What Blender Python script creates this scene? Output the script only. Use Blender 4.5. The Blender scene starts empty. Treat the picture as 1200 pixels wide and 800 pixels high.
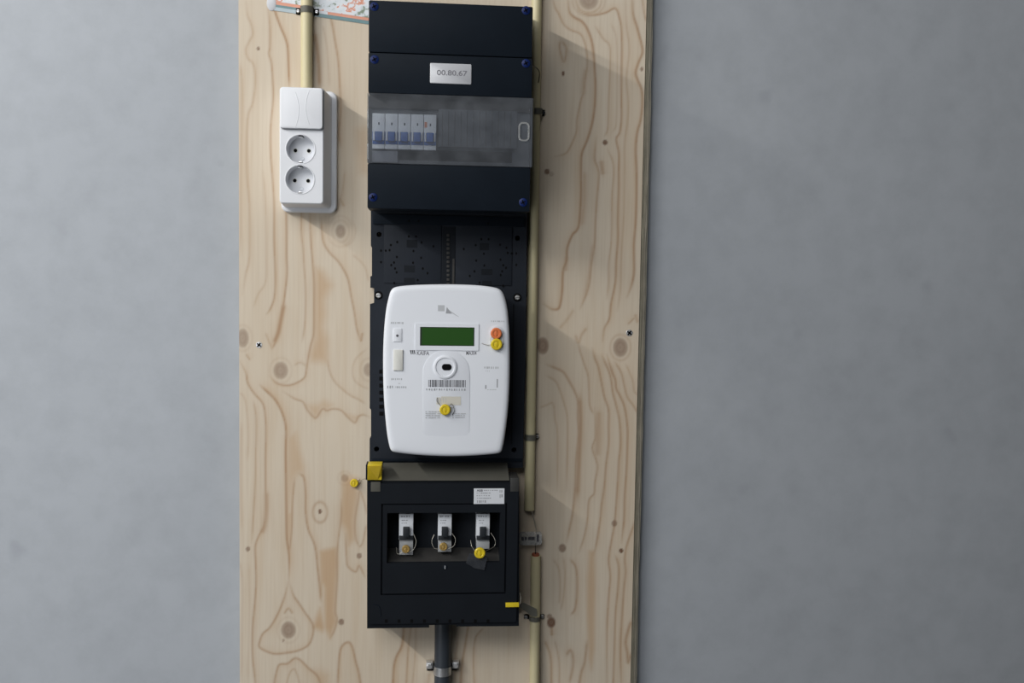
import bpy, bmesh, math, random
import numpy as np
from mathutils import Vector, Matrix
random.seed(7)
SC = bpy.context.scene
COL = SC.collection

# ------------------------------------------------------------------ camera
FPX, DIST, CAMZ = 1110.0, 1.40, 1.55          # focal length in pixels of the 1200 px frame, distance to board
YAW, PITCH, ROLL = math.radians(5.0), math.radians(3.5), math.radians(0.9)
FW = Vector((math.sin(YAW)*math.cos(PITCH), math.cos(YAW)*math.cos(PITCH), -math.sin(PITCH)))
r0 = FW.cross(Vector((0, 0, 1))).normalized(); u0 = r0.cross(FW)
RT = math.cos(ROLL)*r0 + math.sin(ROLL)*u0
UP = -math.sin(ROLL)*r0 + math.cos(ROLL)*u0
CAM = Vector((0, -DIST, CAMZ))
cd = bpy.data.cameras.new('camera'); cam = bpy.data.objects.new('camera', cd); COL.objects.link(cam)
cd.sensor_width = 36.0; cd.lens = 36.0*FPX/1200.0; cd.clip_start = 0.02
cam.matrix_world = Matrix(((RT.x, UP.x, -FW.x, CAM.x), (RT.y, UP.y, -FW.y, CAM.y), (RT.z, UP.z, -FW.z, CAM.z), (0, 0, 0, 1)))
SC.camera = cam

# ------------------------------------------------------------------ light
world = bpy.data.worlds.new('world'); SC.world = world; world.use_nodes = True
bg = world.node_tree.nodes['Background']
bg.inputs[0].default_value = (0.90, 0.95, 1.0, 1); bg.inputs[1].default_value = 0.03
def area(name, loc, aim, sx, sy, energy, col):
    """rectangular lamp; its long side sy runs away from the wall (along world Y)"""
    d = bpy.data.lights.new(name, 'AREA'); d.shape = 'RECTANGLE'; d.size = sx; d.size_y = sy; d.energy = energy; d.color = col
    o = bpy.data.objects.new(name, d); COL.objects.link(o)
    z = -Vector(aim).normalized(); y = Vector((0, 1, 0)); x = y.cross(z).normalized(); y = z.cross(x)
    o.matrix_world = Matrix(((x.x, y.x, z.x, loc[0]), (x.y, y.y, z.y, loc[1]), (x.z, y.z, z.z, loc[2]), (0, 0, 0, 1)))
    return o
# ceiling tube lamp up to the left, running at right angles to the wall; plus two added soft fill lights with no visible source
KEY_W, FILL_W, TOP_W = 68, 12, 27
area('tube_lamp', (-2.1, -1.5, 2.90), (.92, 0, -.39), .08, 2.0, KEY_W, (1.0, .975, .93))
dd = bpy.data.lights.new('left_fill', 'AREA'); dd.shape = 'RECTANGLE'; dd.size = 1.1; dd.size_y = 2.2; dd.energy = FILL_W; dd.color = (.95, .975, 1.0)  # unseen area light added as soft fill from the left, no real opening
left_fill_ob = bpy.data.objects.new('left_fill', dd); COL.objects.link(left_fill_ob); left_fill_ob.location = (-1.15, -1.3, 1.32)
left_fill_ob.rotation_euler = Vector((.5, 1, 0)).to_track_quat('-Z', 'Y').to_euler()
td = bpy.data.lights.new('upper_fill', 'AREA'); td.shape = 'RECTANGLE'; td.size = 1.2; td.size_y = 1.2; td.energy = TOP_W; td.color = (.97, .985, 1.0)  # second added fill, high in front, lifts what the tube leaves in shadow
top = bpy.data.objects.new('upper_fill', td); COL.objects.link(top); top.location = (-.70, -2.3, 3.05)
top.rotation_euler = Vector((0, 1, -.75)).to_track_quat('-Z', 'Y').to_euler()
vs = SC.view_settings
vs.view_transform = 'Standard'; vs.look = 'None'; vs.gamma = 1.0; vs.use_curve_mapping = False; vs.exposure = 0.0

# ------------------------------------------------------------------ helpers
def P(x, y, h=0.0):
    """photo pixel -> (X, Z) on the plane h millimetres in front of the board"""
    v = FW*FPX + RT*(x-600.0) + UP*(400.0-y)
    t = (DIST - h/1000.0)/v.y
    return (v.x*t, CAMZ + v.z*t)
def PV(x, y, h):
    a = P(x, y, h); return Vector((a[0], -h/1000.0, a[1]))
def RC(x0, y0, x1, y1, h):
    xm, ym = (x0+x1)/2, (y0+y1)/2
    return (P(x0, ym, h)[0], P(xm, y1, h)[1], P(x1, ym, h)[0], P(xm, y0, h)[1])   # X0 Z0 X1 Z1
MM = 0.001
PXM = DIST/FPX                                  # metres per pixel at the board
def s2l(c): return c/12.92 if c <= .04045 else ((c+.055)/1.055)**2.4
def rgb(r, g, b): return (s2l(r/255), s2l(g/255), s2l(b/255), 1)

MATS = {}
def mat(name, col, rough=.5, metal=0.0, spec=.5, bump=0.0, bscale=300., vary=0.0, vscale=20., trans=0.0, coat=0.0):
    m = bpy.data.materials.new(name); m.use_nodes = True; nt = m.node_tree; b = nt.nodes['Principled BSDF']
    b.inputs['Roughness'].default_value = rough; b.inputs['Metallic'].default_value = metal
    b.inputs['Specular IOR Level'].default_value = spec; b.inputs['Coat Weight'].default_value = coat
    b.inputs['Transmission Weight'].default_value = trans
    tc = nt.nodes.new('ShaderNodeTexCoord')
    nz = nt.nodes.new('ShaderNodeTexNoise'); nz.inputs['Scale'].default_value = vscale; nz.inputs['Detail'].default_value = 4
    nt.links.new(tc.outputs['Object'], nz.inputs['Vector'])
    mx = nt.nodes.new('ShaderNodeMix'); mx.data_type = 'RGBA'
    mx.inputs[6].default_value = tuple(c*(1-vary) for c in col[:3])+(1,)
    mx.inputs[7].default_value = tuple(min(1, c*(1+vary)) for c in col[:3])+(1,)
    nt.links.new(nz.outputs[0], mx.inputs[0]); nt.links.new(mx.outputs[2], b.inputs['Base Color'])
    if bump:
        n2 = nt.nodes.new('ShaderNodeTexNoise'); n2.inputs['Scale'].default_value = bscale
        nt.links.new(tc.outputs['Object'], n2.inputs['Vector'])
        bp = nt.nodes.new('ShaderNodeBump'); bp.inputs['Strength'].default_value = bump; bp.inputs['Distance'].default_value = .001
        nt.links.new(n2.outputs[0], bp.inputs['Height']); nt.links.new(bp.outputs[0], b.inputs['Normal'])
    MATS[name] = m
    return m

M_black = mat('navy_black_plastic', (.0085, .0120, .0175, 1), .42, spec=.05, bump=.08, bscale=900, vary=.18, vscale=25)
M_black2 = mat('matt_black_plastic', (.0075, .0095, .0130, 1), .55, spec=.14, bump=.08, bscale=900, vary=.2, vscale=25)
M_plate = mat('slate_black_plastic', (.0150, .0185, .0255, 1), .55, spec=.16, bump=.1, bscale=900, vary=.18, vscale=30)
M_hole = mat('deep_black', (.0025, .0025, .003, 1), .8, spec=.1)
M_hood = mat('mottled_olive_grey', (.082, .080, .068, 1), .7, spec=.25, vary=.3, vscale=18)
M_blue = mat('blue_plastic', (.004, .014, .085, 1), .4, spec=.2)
M_white = mat('white_plastic', (.70, .715, .75, 1), .32, spec=.45, vary=.02)
M_white2 = mat('warm_white_plastic', (.66, .66, .62, 1), .45, spec=.35)
M_meter = mat('meter_white_plastic', (.70, .725, .775, 1), .45, spec=.35, vary=.015)
M_meter2 = mat('meter_light_grey_plastic', (.665, .69, .742, 1), .45, spec=.35)
M_cream = mat('cream_pvc', (.56, .50, .31, 1), .45, spec=.4, vary=.05)
M_greypvc = mat('dark_grey_pvc', (.035, .042, .052, 1), .45, spec=.4, vary=.1)
M_steel = mat('zinc_steel', (.78, .79, .80, 1), .42, metal=.85, vary=.1, vscale=200)
M_wire = mat('seal_wire', (.40, .38, .33, 1), .4, metal=.6)
M_dwire = mat('dark_wire', (.02, .02, .02, 1), .5)
M_yellow = mat('yellow_plastic', (.62, .47, .022, 1), .35, spec=.5, vary=.15, vscale=150)
M_brass = mat('brass_coloured_seal', (.42, .28, .09, 1), .35, metal=.4, vary=.2, vscale=200)
M_orange = mat('orange_plastic', (.62, .17, .06, 1), .4, spec=.45, vary=.1)
M_cb = mat('breaker_grey_plastic', (.64, .665, .71, 1), .5, spec=.35, vary=.05, vscale=60)
M_toggle = mat('breaker_blue_toggle', (.03, .10, .34, 1), .45, spec=.4)
M_dtoggle = mat('dark_toggle', (.012, .015, .02, 1), .5)
M_ink = mat('dark_print', (.06, .06, .07, 1), .6)
M_ink5 = mat('mid_print', (.16, .16, .18, 1), .6)
M_ink2 = mat('grey_print', (.30, .31, .33, 1), .6)
M_ink3 = mat('faint_print', (.44, .455, .48, 1), .6)
M_ink4 = mat('faint_yellow_print', (.55, .53, .47, 1), .6)
M_oink = mat('orange_print', (.60, .26, .17, 1), .6)
M_lcd = mat('green_lcd', (.020, .072, .012, 1), .35, spec=.35, vary=.06, vscale=30)
M_lcdb = mat('lcd_dark_border', (.02, .03, .02, 1), .4)
M_tag = mat('sticker_white', (.62, .64, .68, 1), .4, vary=.04, vscale=80)
M_lab = mat('label_grey_white', (.50, .51, .54, 1), .3, spec=.5, vary=.04)
M_gplate = mat('inner_grey_plate', (.055, .062, .075, 1), .6, vary=.2, vscale=40)
M_gdark = mat('inner_brown_black', (.022, .021, .020, 1), .7, vary=.3, vscale=50)
M_strap = mat('grey_strap', (.22, .215, .18, 1), .5, vary=.2, vscale=60)
M_red = mat('red_brown_end', (.28, .08, .04, 1), .6)

def clear_mat(name, col, mixf, rough=.12, scale=45.):
    """clear plastic with a thin, uneven film of dust"""
    m = bpy.data.materials.new(name); m.use_nodes = True; nt = m.node_tree; nt.nodes.clear()
    out = nt.nodes.new('ShaderNodeOutputMaterial')
    tr = nt.nodes.new('ShaderNodeBsdfTransparent'); tr.inputs[0].default_value = (.93, .94, .95, 1)
    df = nt.nodes.new('ShaderNodeBsdfDiffuse'); df.inputs[0].default_value = col
    gl = nt.nodes.new('ShaderNodeBsdfGlossy'); gl.inputs[0].default_value = (1, 1, 1, 1); gl.inputs['Roughness'].default_value = rough
    tc = nt.nodes.new('ShaderNodeTexCoord'); mp = nt.nodes.new('ShaderNodeMapping'); mp.inputs['Scale'].default_value = (1, 1, 1.0)
    nz = nt.nodes.new('ShaderNodeTexNoise'); nz.inputs['Scale'].default_value = scale; nz.inputs['Detail'].default_value = 5
    mr = nt.nodes.new('ShaderNodeMapRange'); mr.inputs[1].default_value = .35; mr.inputs[2].default_value = .7
    mr.inputs[3].default_value = mixf*.75; mr.inputs[4].default_value = mixf*1.3
    nt.links.new(tc.outputs['Object'], mp.inputs[0]); nt.links.new(mp.outputs[0], nz.inputs['Vector']); nt.links.new(nz.outputs[0], mr.inputs[0])
    m1 = nt.nodes.new('ShaderNodeMixShader'); m2 = nt.nodes.new('ShaderNodeMixShader')
    nt.links.new(mr.outputs[0], m1.inputs[0]); nt.links.new(tr.outputs[0], m1.inputs[1]); nt.links.new(df.outputs[0], m1.inputs[2])
    fr = nt.nodes.new('ShaderNodeFresnel'); fr.inputs[0].default_value = 1.4
    nt.links.new(fr.outputs[0], m2.inputs[0]); nt.links.new(m1.outputs[0], m2.inputs[1]); nt.links.new(gl.outputs[0], m2.inputs[2])
    nt.links.new(m2.outputs[0], out.inputs[0])
    return m
M_clear = clear_mat('dusty_clear_plastic', (.42, .45, .50, 1), .075)
M_cleartag = clear_mat('clear_tag_plastic', (.62, .63, .62, 1), .33, scale=90.)
M_smoke = clear_mat('smoky_tag_plastic', (.06, .065, .075, 1), .5, scale=60.)

ORG = {}
def thing(name, label, cat, loc, group=None):
    o = bpy.data.objects.new(name, None); COL.objects.link(o); o.location = loc; o.empty_display_size = .02
    o['label'] = label; o['category'] = cat
    if group: o['group'] = group
    ORG[o.name] = Vector(loc); return o
def obj(name, bm, m, parent=None, label=None, cat=None, group=None, kind=None, smooth=35, loc=None):
    me = bpy.data.meshes.new(name)
    org = ORG[parent.name] if parent else (Vector(loc) if loc is not None else Vector((0, 0, 0)))
    if loc is None and not parent and bm.verts:
        c = sum((v.co for v in bm.verts), Vector())/len(bm.verts); org = Vector((c.x, 0, c.z)) if not kind == 'structure' else org
    bm.transform(Matrix.Translation(-org)); bm.to_mesh(me); bm.free()
    ms = m if isinstance(m, (list, tuple)) else [m]
    for q in ms: me.materials.append(q)
    if smooth:
        for p in me.polygons: p.use_smooth = True
        me.set_sharp_from_angle(angle=math.radians(smooth))
    o = bpy.data.objects.new(name, me); COL.objects.link(o)
    if parent: o.parent = parent
    else: o.location = org
    ORG[o.name] = org
    if label: o['label'] = label
    if cat: o['category'] = cat
    if group: o['group'] = group
    if kind: o['kind'] = kind
    return o
def copy_tree(o, off=(0, 0, 0), parent=None, label=None):
    c = o.copy(); COL.objects.link(c); ORG[c.name] = ORG[o.name] + Vector(off)
    if parent: c.parent = parent
    else: c.location = o.location + Vector(off)
    if label: c['label'] = label
    for ch in list(o.children):
        if ch.name in ORG: copy_tree(ch, off, c)
    return c

def box(bm, X0, X1, h0, h1, Z0, Z1, bev=0.0, seg=2):
    vs_ = [bm.verts.new((x, -h*MM, z)) for x in (X0, X1) for h in (h0, h1) for z in (Z0, Z1)]
    idx = [(0, 1, 3, 2), (4, 6, 7, 5), (0, 4, 5, 1), (2, 3, 7, 6), (0, 2, 6, 4), (1, 5, 7, 3)]
    fs = [bm.faces.new([vs_[i] for i in f]) for f in idx]
    bmesh.ops.recalc_face_normals(bm, faces=fs)
    if bev:
        es = list({e for f in fs for e in f.edges})
        bmesh.ops.bevel(bm, geom=es, offset=bev, segments=seg, profile=.6, affect='EDGES')
def pbox(bm, x0, y0, x1, y1, h0, h1, bev=0.0, seg=2):
    """box whose front face covers the given photo rectangle at height h1"""
    X0, Z0, X1, Z1 = RC(x0, y0, x1, y1, h1); box(bm, X0, X1, h0, h1, Z0, Z1, bev*MM, seg)
def rrect(X0, Z0, X1, Z1, r, n=6):
    pts = []
    for cx, cz, a in ((X1-r, Z1-r, 0), (X0+r, Z1-r, 90), (X0+r, Z0+r, 180), (X1-r, Z0+r, 270)):
        for i in range(n+1):
            t = math.radians(a+90*i/n); pts.append((cx+r*math.cos(t), cz+r*math.sin(t)))
    return pts
def circ(cx, cz, r, n=24, rz=None):
    rz = rz or r
    return [(cx+r*math.cos(2*math.pi*i/n), cz+rz*math.sin(2*math.pi*i/n)) for i in range(n)]
def loft(bm, rings, cap0=True, cap1=True):
    """rings: list of (loop, h); loops of equal length"""
    vr = [[bm.verts.new((p[0], -h*MM, p[1])) for p in lp] for lp, h in rings]
    fs = []
    for a, b in zip(vr, vr[1:]):
        n = len(a)
        for i in range(n): fs.append(bm.faces.new((a[i], a[(i+1) % n], b[(i+1) % n], b[i])))
    if cap0: fs.append(bm.faces.new(vr[0]))
    if cap1: fs.append(bm.faces.new(vr[-1]))
    bmesh.ops.recalc_face_normals(bm, faces=fs)
def scaled(lp, s, cx=None, cz=None):
    cx = sum(p[0] for p in lp)/len(lp) if cx is None else cx; cz = sum(p[1] for p in lp)/len(lp) if cz is None else cz
    return [(cx+(p[0]-cx)*s, cz+(p[1]-cz)*s) for p in lp]
def plate(bm, outer, holes, h0, h1):
    es = []
    for lp in [outer]+list(holes):
        v = [bm.verts.new((p[0], -h1*MM, p[1])) for p in lp]
        es += [bm.edges.new((v[i], v[(i+1) % len(v)])) for i in range(len(v))]
    r = bmesh.ops.triangle_fill(bm, use_beauty=True, use_dissolve=False, edges=es)
    fs = [g for g in r['geom'] if isinstance(g, bmesh.types.BMFace)]
    e = bmesh.ops.extrude_face_region(bm, geom=fs)
    nv = [g for g in e['geom'] if isinstance(g, bmesh.types.BMVert)]
    for v in nv: v.co.y = -h0*MM
    bmesh.ops.recalc_face_normals(bm, faces=bm.faces[:])
def tube(bm, pts, r, seg=12, caps=True):
    pts = [Vector(p) for p in pts]; n = len(pts); rings = []
    t = (pts[1]-pts[0]).normalized()
    nrm = t.orthogonal().normalized()
    for i in range(n):
        t = ((pts[min(i+1, n-1)]-pts[max(i-1, 0)])).normalized()
        nrm = (nrm - t*nrm.dot(t)).normalized(); b = t.cross(nrm)
        rr = r[i] if isinstance(r, (list, tuple)) else r
        rings.append([bm.verts.new(pts[i]+rr*(math.cos(2*math.pi*k/seg)*nrm+math.sin(2*math.pi*k/seg)*b)) for k in range(seg)])
    fs = []
    for a, b in zip(rings, rings[1:]):
        for k in range(seg): fs.append(bm.faces.new((a[k], a[(k+1) % seg], b[(k+1) % seg], b[k])))
    if caps: fs.append(bm.faces.new(rings[0])); fs.append(bm.faces.new(rings[-1]))
    bmesh.ops.recalc_face_normals(bm, faces=fs)
def curve_pts(pts, n=8):
    """Catmull-Rom through points"""
    pts = [Vector(p) for p in pts]; q = [pts[0]]+pts+[pts[-1]]; out = []
    for i in range(1, len(q)-2):
        for k in range(n):
            t = k/n; a, b, c, d = q[i-1], q[i], q[i+1], q[i+2]
            out.append(.5*((2*b)+(c-a)*t+(2*a-5*b+4*c-d)*t*t+(3*b-a-3*c+d)*t**3))
    out.append(pts[-1]); return out
def disc(bm, x, y, h0, h1, rpx, n=20, dome=0.0, rz=None):
    """short cylinder (front edge rounded) centred on a photo pixel, radius in pixels"""
    cx, cz = P(x, y, h1); r = rpx*PXM; k = (rz or rpx)*PXM
    rings = [(circ(cx, cz, r, n, k), h0), (circ(cx, cz, r, n, k), h1-(h1-h0)*.25), (circ(cx, cz, r*.88, n, k*.88), h1)]
    if dome: rings += [(circ(cx, cz, r*.55, n, k*.55), h1+dome*.7), (circ(cx, cz, r*.2, n, k*.2), h1+dome)]
    loft(bm, rings)
def NB(): return bmesh.new()

def text_bm(s, x0, y0, x1, y1, h, bold=False):
    """lettering fitted to a photo rectangle, lying flat at height h"""
    cu = bpy.data.curves.new('txt', 'FONT'); cu.body = s; cu.extrude = 0; cu.resolution_u = 3
    if bold: cu.offset = .012
    to = bpy.data.objects.new('txt', cu); COL.objects.link(to)
    dg = bpy.context.evaluated_depsgraph_get(); me = bpy.data.meshes.new_from_object(to.evaluated_get(dg))
    bpy.data.objects.remove(to); bpy.data.curves.remove(cu)
    bm = NB(); bm.from_mesh(me); bpy.data.meshes.remove(me)
    xs = [v.co.x for v in bm.verts]; ys = [v.co.y for v in bm.verts]
    X0, Z0, X1, Z1 = RC(x0, y0, x1, y1, h)
    for v in bm.verts:
        fx = (v.co.x-min(xs))/(max(xs)-min(xs)); fy = (v.co.y-min(ys))/(max(ys)-min(ys))
        v.co = Vector((X0+(X1-X0)*fx, -h*MM, Z0+(Z1-Z0)*fy))
    for f in bm.faces:
        f.normal_update()
        if f.normal.y > 0: f.normal_flip()
    return bm
def bars(bm, x0, y0, x1, y1, h, n, fill=.6, rnd=True):
    """small print too blurred to read: a row of short strokes"""
    X0, Z0, X1, Z1 = RC(x0, y0, x1, y1, h); w = (X1-X0)/n
    for i in range(n):
        f = fill*(random.uniform(.5, 1.3) if rnd else 1)
        box(bm, X0+i*w, X0+i*w+w*min(f, .95), h-.05, h, Z0+(Z1-Z0)*(random.uniform(0, .25) if rnd else 0), Z1)

# ------------------------------------------------------------------ wall
WALL_Y = 0.025
bm = NB()
box(bm, -3.2, 3.2, -WALL_Y*1000-150, -WALL_Y*1000, 0.0, 3.2)
m = bpy.data.materials.new('grey_plastered_wall'); m.use_nodes = True; nt = m.node_tree; b = nt.nodes['Principled BSDF']
b.inputs['Roughness'].default_value = .75; b.inputs['Specular IOR Level'].default_value = .25
tc = nt.nodes.new('ShaderNodeTexCoord')
def noise(nt, tc, scale, detail=5, rough=.55, sc=(1, 1, 1)):
    mp = nt.nodes.new('ShaderNodeMapping'); mp.inputs['Scale'].default_value = sc
    n = nt.nodes.new('ShaderNodeTexNoise'); n.inputs['Scale'].default_value = scale; n.inputs['Detail'].default_value = detail; n.inputs['Roughness'].default_value = rough
    nt.links.new(tc.outputs['Object'], mp.inputs[0]); nt.links.new(mp.outputs[0], n.inputs['Vector']); return n
n1 = noise(nt, tc, 3.2, 6, .6); n2 = noise(nt, tc, 24, 6, .65); n3 = noise(nt, tc, 11, 2, .5)
r1 = nt.nodes.new('ShaderNodeValToRGB'); r1.color_ramp.elements[0].position = .3; r1.color_ramp.elements[1].position = .72
r1.color_ramp.elements[0].color = (.362, .385, .418, 1); r1.color_ramp.elements[1].color = (.388, .412, .446, 1)
nt.links.new(n1.outputs[0], r1.inputs[0])
r2 = nt.nodes.new('ShaderNodeValToRGB'); r2.color_ramp.elements[0].position = .25; r2.color_ramp.elements[1].position = .6
r2.color_ramp.elements[0].color = (.90, .90, .90, 1); r2.color_ramp.elements[1].color = (1, 1, 1, 1)
nt.links.new(n2.outputs[0], r2.inputs[0])
mu = nt.nodes.new('ShaderNodeMix'); mu.data_type = 'RGBA'; mu.blend_type = 'MULTIPLY'; mu.inputs[0].default_value = 1
nt.links.new(r1.outputs[0], mu.inputs[6]); nt.links.new(r2.outputs[0], mu.inputs[7])
# a few faint darker specks
r3 = nt.nodes.new('ShaderNodeValToRGB'); r3.color_ramp.elements[0].position = .22; r3.color_ramp.elements[1].position = .31
r3.color_ramp.elements[0].color = (.88, .88, .89, 1); r3.color_ramp.elements[1].color = (1, 1, 1, 1)
nt.links.new(n3.outputs[0], r3.inputs[0])
mu2 = nt.nodes.new('ShaderNodeMix'); mu2.data_type = 'RGBA'; mu2.blend_type = 'MULTIPLY'; mu2.inputs[0].default_value = 1
nt.links.new(mu.outputs[2], mu2.inputs[6]); nt.links.new(r3.outputs[0], mu2.inputs[7]); nt.links.new(mu2.outputs[2], b.inputs['Base Color'])
bp = nt.nodes.new('ShaderNodeBump'); bp.inputs['Strength'].default_value = .12; bp.inputs['Distance'].default_value = .002
nt.links.new(n2.outputs[0], bp.inputs['Height']); nt.links.new(bp.outputs[0], b.inputs['Normal'])
obj('wall_back', bm, m, kind='structure', label='smooth light grey plastered wall behind the plywood board', smooth=0)

# ------------------------------------------------------------------ plywood board
XL, XR = P(280.2, 400)[0], P(748.3, 400)[0]
ZB, ZT = P(510, 960)[1], P(510, -150)[1]
LN = []      # grain lines: points, strength, width px, (side, soft width, soft strength)
def L(s, pts, w=1.3, side=1, sw=4.5, ss=.55): LN.append((np.array(pts, float), s, w, side, sw, ss))
# left of the meter boxes
L(.75, [(318,0),(321,10),(328,30),(334,44),(337,56),(338,80),(339,104)])
L(.50, [(313,0),(316,30),(316,55),(315,63),(318,75),(319.5,95),(320,115),(317,150),(317,180),(319,205),(321,240),(321,280),(322,305),(322.5,330),(321,350),(316,363),(312,368)])
L(.30, [(288,0),(290,18),(294,28),(296,40),(291,50),(288,58),(290,68),(297,76),(299,95),(296,120),(290,140),(289,200),(292,240),(292,300),(288,320),(284,345)], 1.6)
L(.25, [(281.5,75),(283.5,110),(282,200),(282,300)], 1.5)
L(.22, [(308,200),(311,240),(312,300),(311,330),(302,345),(297,360)], 1.5)
L(.55, [(335,235),(336,270),(336,300),(336.5,320),(334,345),(331,365),(327,385),(323,400),(319,409)], 1.4, -1, 4, .6)
L(.65, [(333,355),(329,375),(326,390),(321,402)], 2.6)
L(.30, [(311,390),(315,400),(319,409)])
L(.38, [(353,235),(353,270),(355,290),(356,310),(357.5,330),(358,350),(357,380),(354,400)])
L(.50, [(362,235),(364,280),(366,305),(368,330),(368,360),(367.5,390),(364,405),(361,420),(359,432),(356,443),(340,451),(325,449),(316,440)])
L(.48, [(376,255),(377,270),(379,284),(386,296),(395,305),(402,315),(408,328),(411,345),(415,365),(418,385),(423,400)], 1.4, 1, 6, .55)
L(.45, [(423,400),(425,390)], 1.6)
L(.22, [(413,298),(427,312),(432,330)])
L(.15, [(386,253),(383,270),(388,284),(400,289),(412,284),(417,270),(412,256)])
L(.25, [(345,428),(352,425),(359,430),(358,440)], 1.6)
L(.50, [(281,423),(288,437),(290,448),(297,460),(308,473),(311,490),(311.5,510),(311,540),(311,570),(311,600),(309,615),(303,628),(299,640),(299.5,660),(300,680),(299,700),(296,735),(296,770),(299,800),(301,840)], 1.3, 1, 4, .6)
L(.45, [(312,575),(312,595),(310,615),(306,625)], 3.2)
L(.45, [(288,415),(293,422)], 1)
L(.62, [(304,451),(313,459),(322,468),(328,478),(333,491),(335,505),(334.5,530),(335,560),(335.5,600),(336,630),(338.5,650),(338.5,680)], 1.4, 1, 6, .8)
L(.45, [(345,560),(343,590),(342,620),(339,648)], 1.2, -1, 5, .8)
L(.50, [(350,554),(356,560),(358,580),(358,600),(361,620),(369,640),(372,665),(375,690),(376,705)], 1.4, 1, 5, .75)
L(.42, [(400,585),(400,605),(397,630),(395,650),(395,680),(393,715),(395,725),(392,738),(387,748)], 1.2, -1, 6, .6)
L(.45, [(405,625),(406,655),(408,664),(417,670),(421,663),(428,677)])
L(.38, [(421,640),(417,630),(416,610),(420,585),(422,576),(427,590),(429,602)])
L(.38, [(429,615),(425,635),(421,641)])
L(.50, [(338,680),(333,700),(325,720),(316,735),(308,742),(304,752),(304,758),(312,763),(322,766),(335,765),(350,762),(362,755),(367,742),(366,730),(358,718),(350,706),(344,697),(339,681)], 1.4)
L(.45, [(333,719),(338,713),(343,719)], 1.3)
L(.50, [(321,812),(322,796),(325,783),(328,778),(337,777),(345,771),(352,773),(362,783),(372,792),(377,806)], 1.4, -1, 6, .6)
L(.30, [(335,805),(340,788),(346,785),(352,805)])
L(.52, [(395,815),(397,775),(400,758),(408,752),(413,758),(417,775),(421,790),(424,815)], 1.5, -1, 4, .6)
L(.45, [(331,458),(345,467),(355,471),(360,480),(367,488),(371,489),(378,479),(383,481),(390,479),(400,481),(408,489),(416,495),(420,488),(426,486),(433,489)], 1.3, 1, 5, .35)
L(.32, [(384,422),(386,435),(392,447),(400,455),(410,463),(420,468),(428,473)])
L(.22, [(430,408),(417,420),(413,433),(415,445),(423,452),(432,456)])
L(.22, [(281,460),(286,466),(289,480),(291,510),(290,540)])
L(.35, [(297,470),(300,490),(299.5,530),(299,565),(297,600),(295,635)])
L(.2, [(283,495),(282,550),(283,620)]); L(.22, [(281,658),(284,680),(284,720),(283,800)]); L(.18, [(291.5,660),(292,720),(290,800)])
L(.60, [(368,38),(371,55),(373,75),(374,102)], 2.6); L(.52, [(385,10),(389,28),(392,45),(396,70),(398,100),(399,130),(397,155),(399,172)], 1.4)
L(.2, [(378,30),(383,55),(386,102)]); L(.4, [(398,232),(403,242)], 1.6); L(.25, [(404,200),(400,230),(393,250)])
# between the lower box and the bottom edge
L(.60, [(473,730),(471,755),(464,770),(461,785),(460,815)], 1.6, 1, 6, .8); L(.38, [(482,730),(478,765),(475,815)]); L(.32, [(487,730),(486,770),(482,815)])
L(.55, [(549,730),(545,755),(541,780),(539,815)], 1.5); L(.3, [(539,730),(534,765),(533,800)]); L(.42, [(567,735),(558,745),(555,760),(555,790),(557,815)])
L(.3, [(503,788),(499,815)], 2.5)
# right of the meter boxes
L(.42, [(646,-10),(650,8),(655,17),(660,28),(668,35),(680,40),(685,50),(688,65),(688,78),(686,90),(684,105),(680,120),(676,140),(675,155),(668,172),(662,180),(650,183)])
L(.35, [(687,80),(684,95),(683,112)], 3)
L(.68, [(666,-10),(667,12),(673,20),(682,25),(689,35),(694,50),(696,65),(697,80),(698,100),(697,125),(694,145),(688,165),(682,180),(681,200),(681,230),(679,260),(676,270),(671,275),(665,290),(664,305),(660,318),(659,340),(657,355),(654,362),(646,362),(637,356)], 1.5, -1, 4, .5)
L(.32, [(684,200),(684,235),(681,265)], 3.5); L(.4, [(664,300),(662,318)], 2.4)
L(.34, [(697,30),(703,40),(708,47),(714,53),(715,70),(714,100),(713,120),(712,150),(708,160)])
L(.58, [(675,10),(683,16),(695,18),(710,15),(721,10),(726,22),(728,35),(728.5,60),(728,90),(728,120),(728,140),(726,155),(722,163),(725,180),(725,200),(725,220),(724,255),(724,280),(722,305),(721,330),(716,355),(714,373),(708,385),(706,400)])
L(.22, [(716,28),(721,40),(723,60),(723,90),(723,120),(722,145),(718,155)])
L(.3, [(733,-10),(734,30),(737,50),(737,65),(735,80),(734,95),(736,120),(735,145),(732,165),(732,200),(731,250),(728,300),(727,340),(723,365)])
L(.65, [(741,-10),(742,15),(747,33),(752,52),(753,62),(749,72),(745,85),(748,95),(752,105),(753,120),(751,140),(747,155),(745,175),(746,200),(746,230),(745,260),(743,285),(743,300),(743,320),(740,335),(735,348)], 1.6, -1, 3.5, .5)
L(.4, [(752,-10),(754,12),(757,25)])
L(.42, [(657,47),(663,55),(663,63),(661,72),(658,65),(656,55),(657,47)], 1.6)
L(.46, [(699,160),(697,185),(700,195),(702,205),(700,230),(698,260),(697,285),(693,310),(691,330),(687,345),(680,362)], 1.4, -1, 4, .5)
L(.45, [(704,188),(706,205)], 2.8); L(.3, [(695,285),(691,320),(686,348)], 2.2); L(.25, [(672,362),(666,372),(655,385)], 2)
L(.34, [(712,175),(718,190),(719,205),(717,230),(717,260),(716,285),(713,310),(713,330),(711,350)])
L(.35, [(674,392),(678,402),(682,392),(688,384)], 1.8)
L(.38, [(677,402),(681,416),(685,428),(689,440),(690,455),(691,475),(696,486)])
L(.42, [(697,478),(698,510),(694,525),(700,545),(697,565),(696,578),(690,586),(688,610),(684,630),(678,648)])
L(.34, [(701,480),(701,510),(700,535)], 4)
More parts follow.
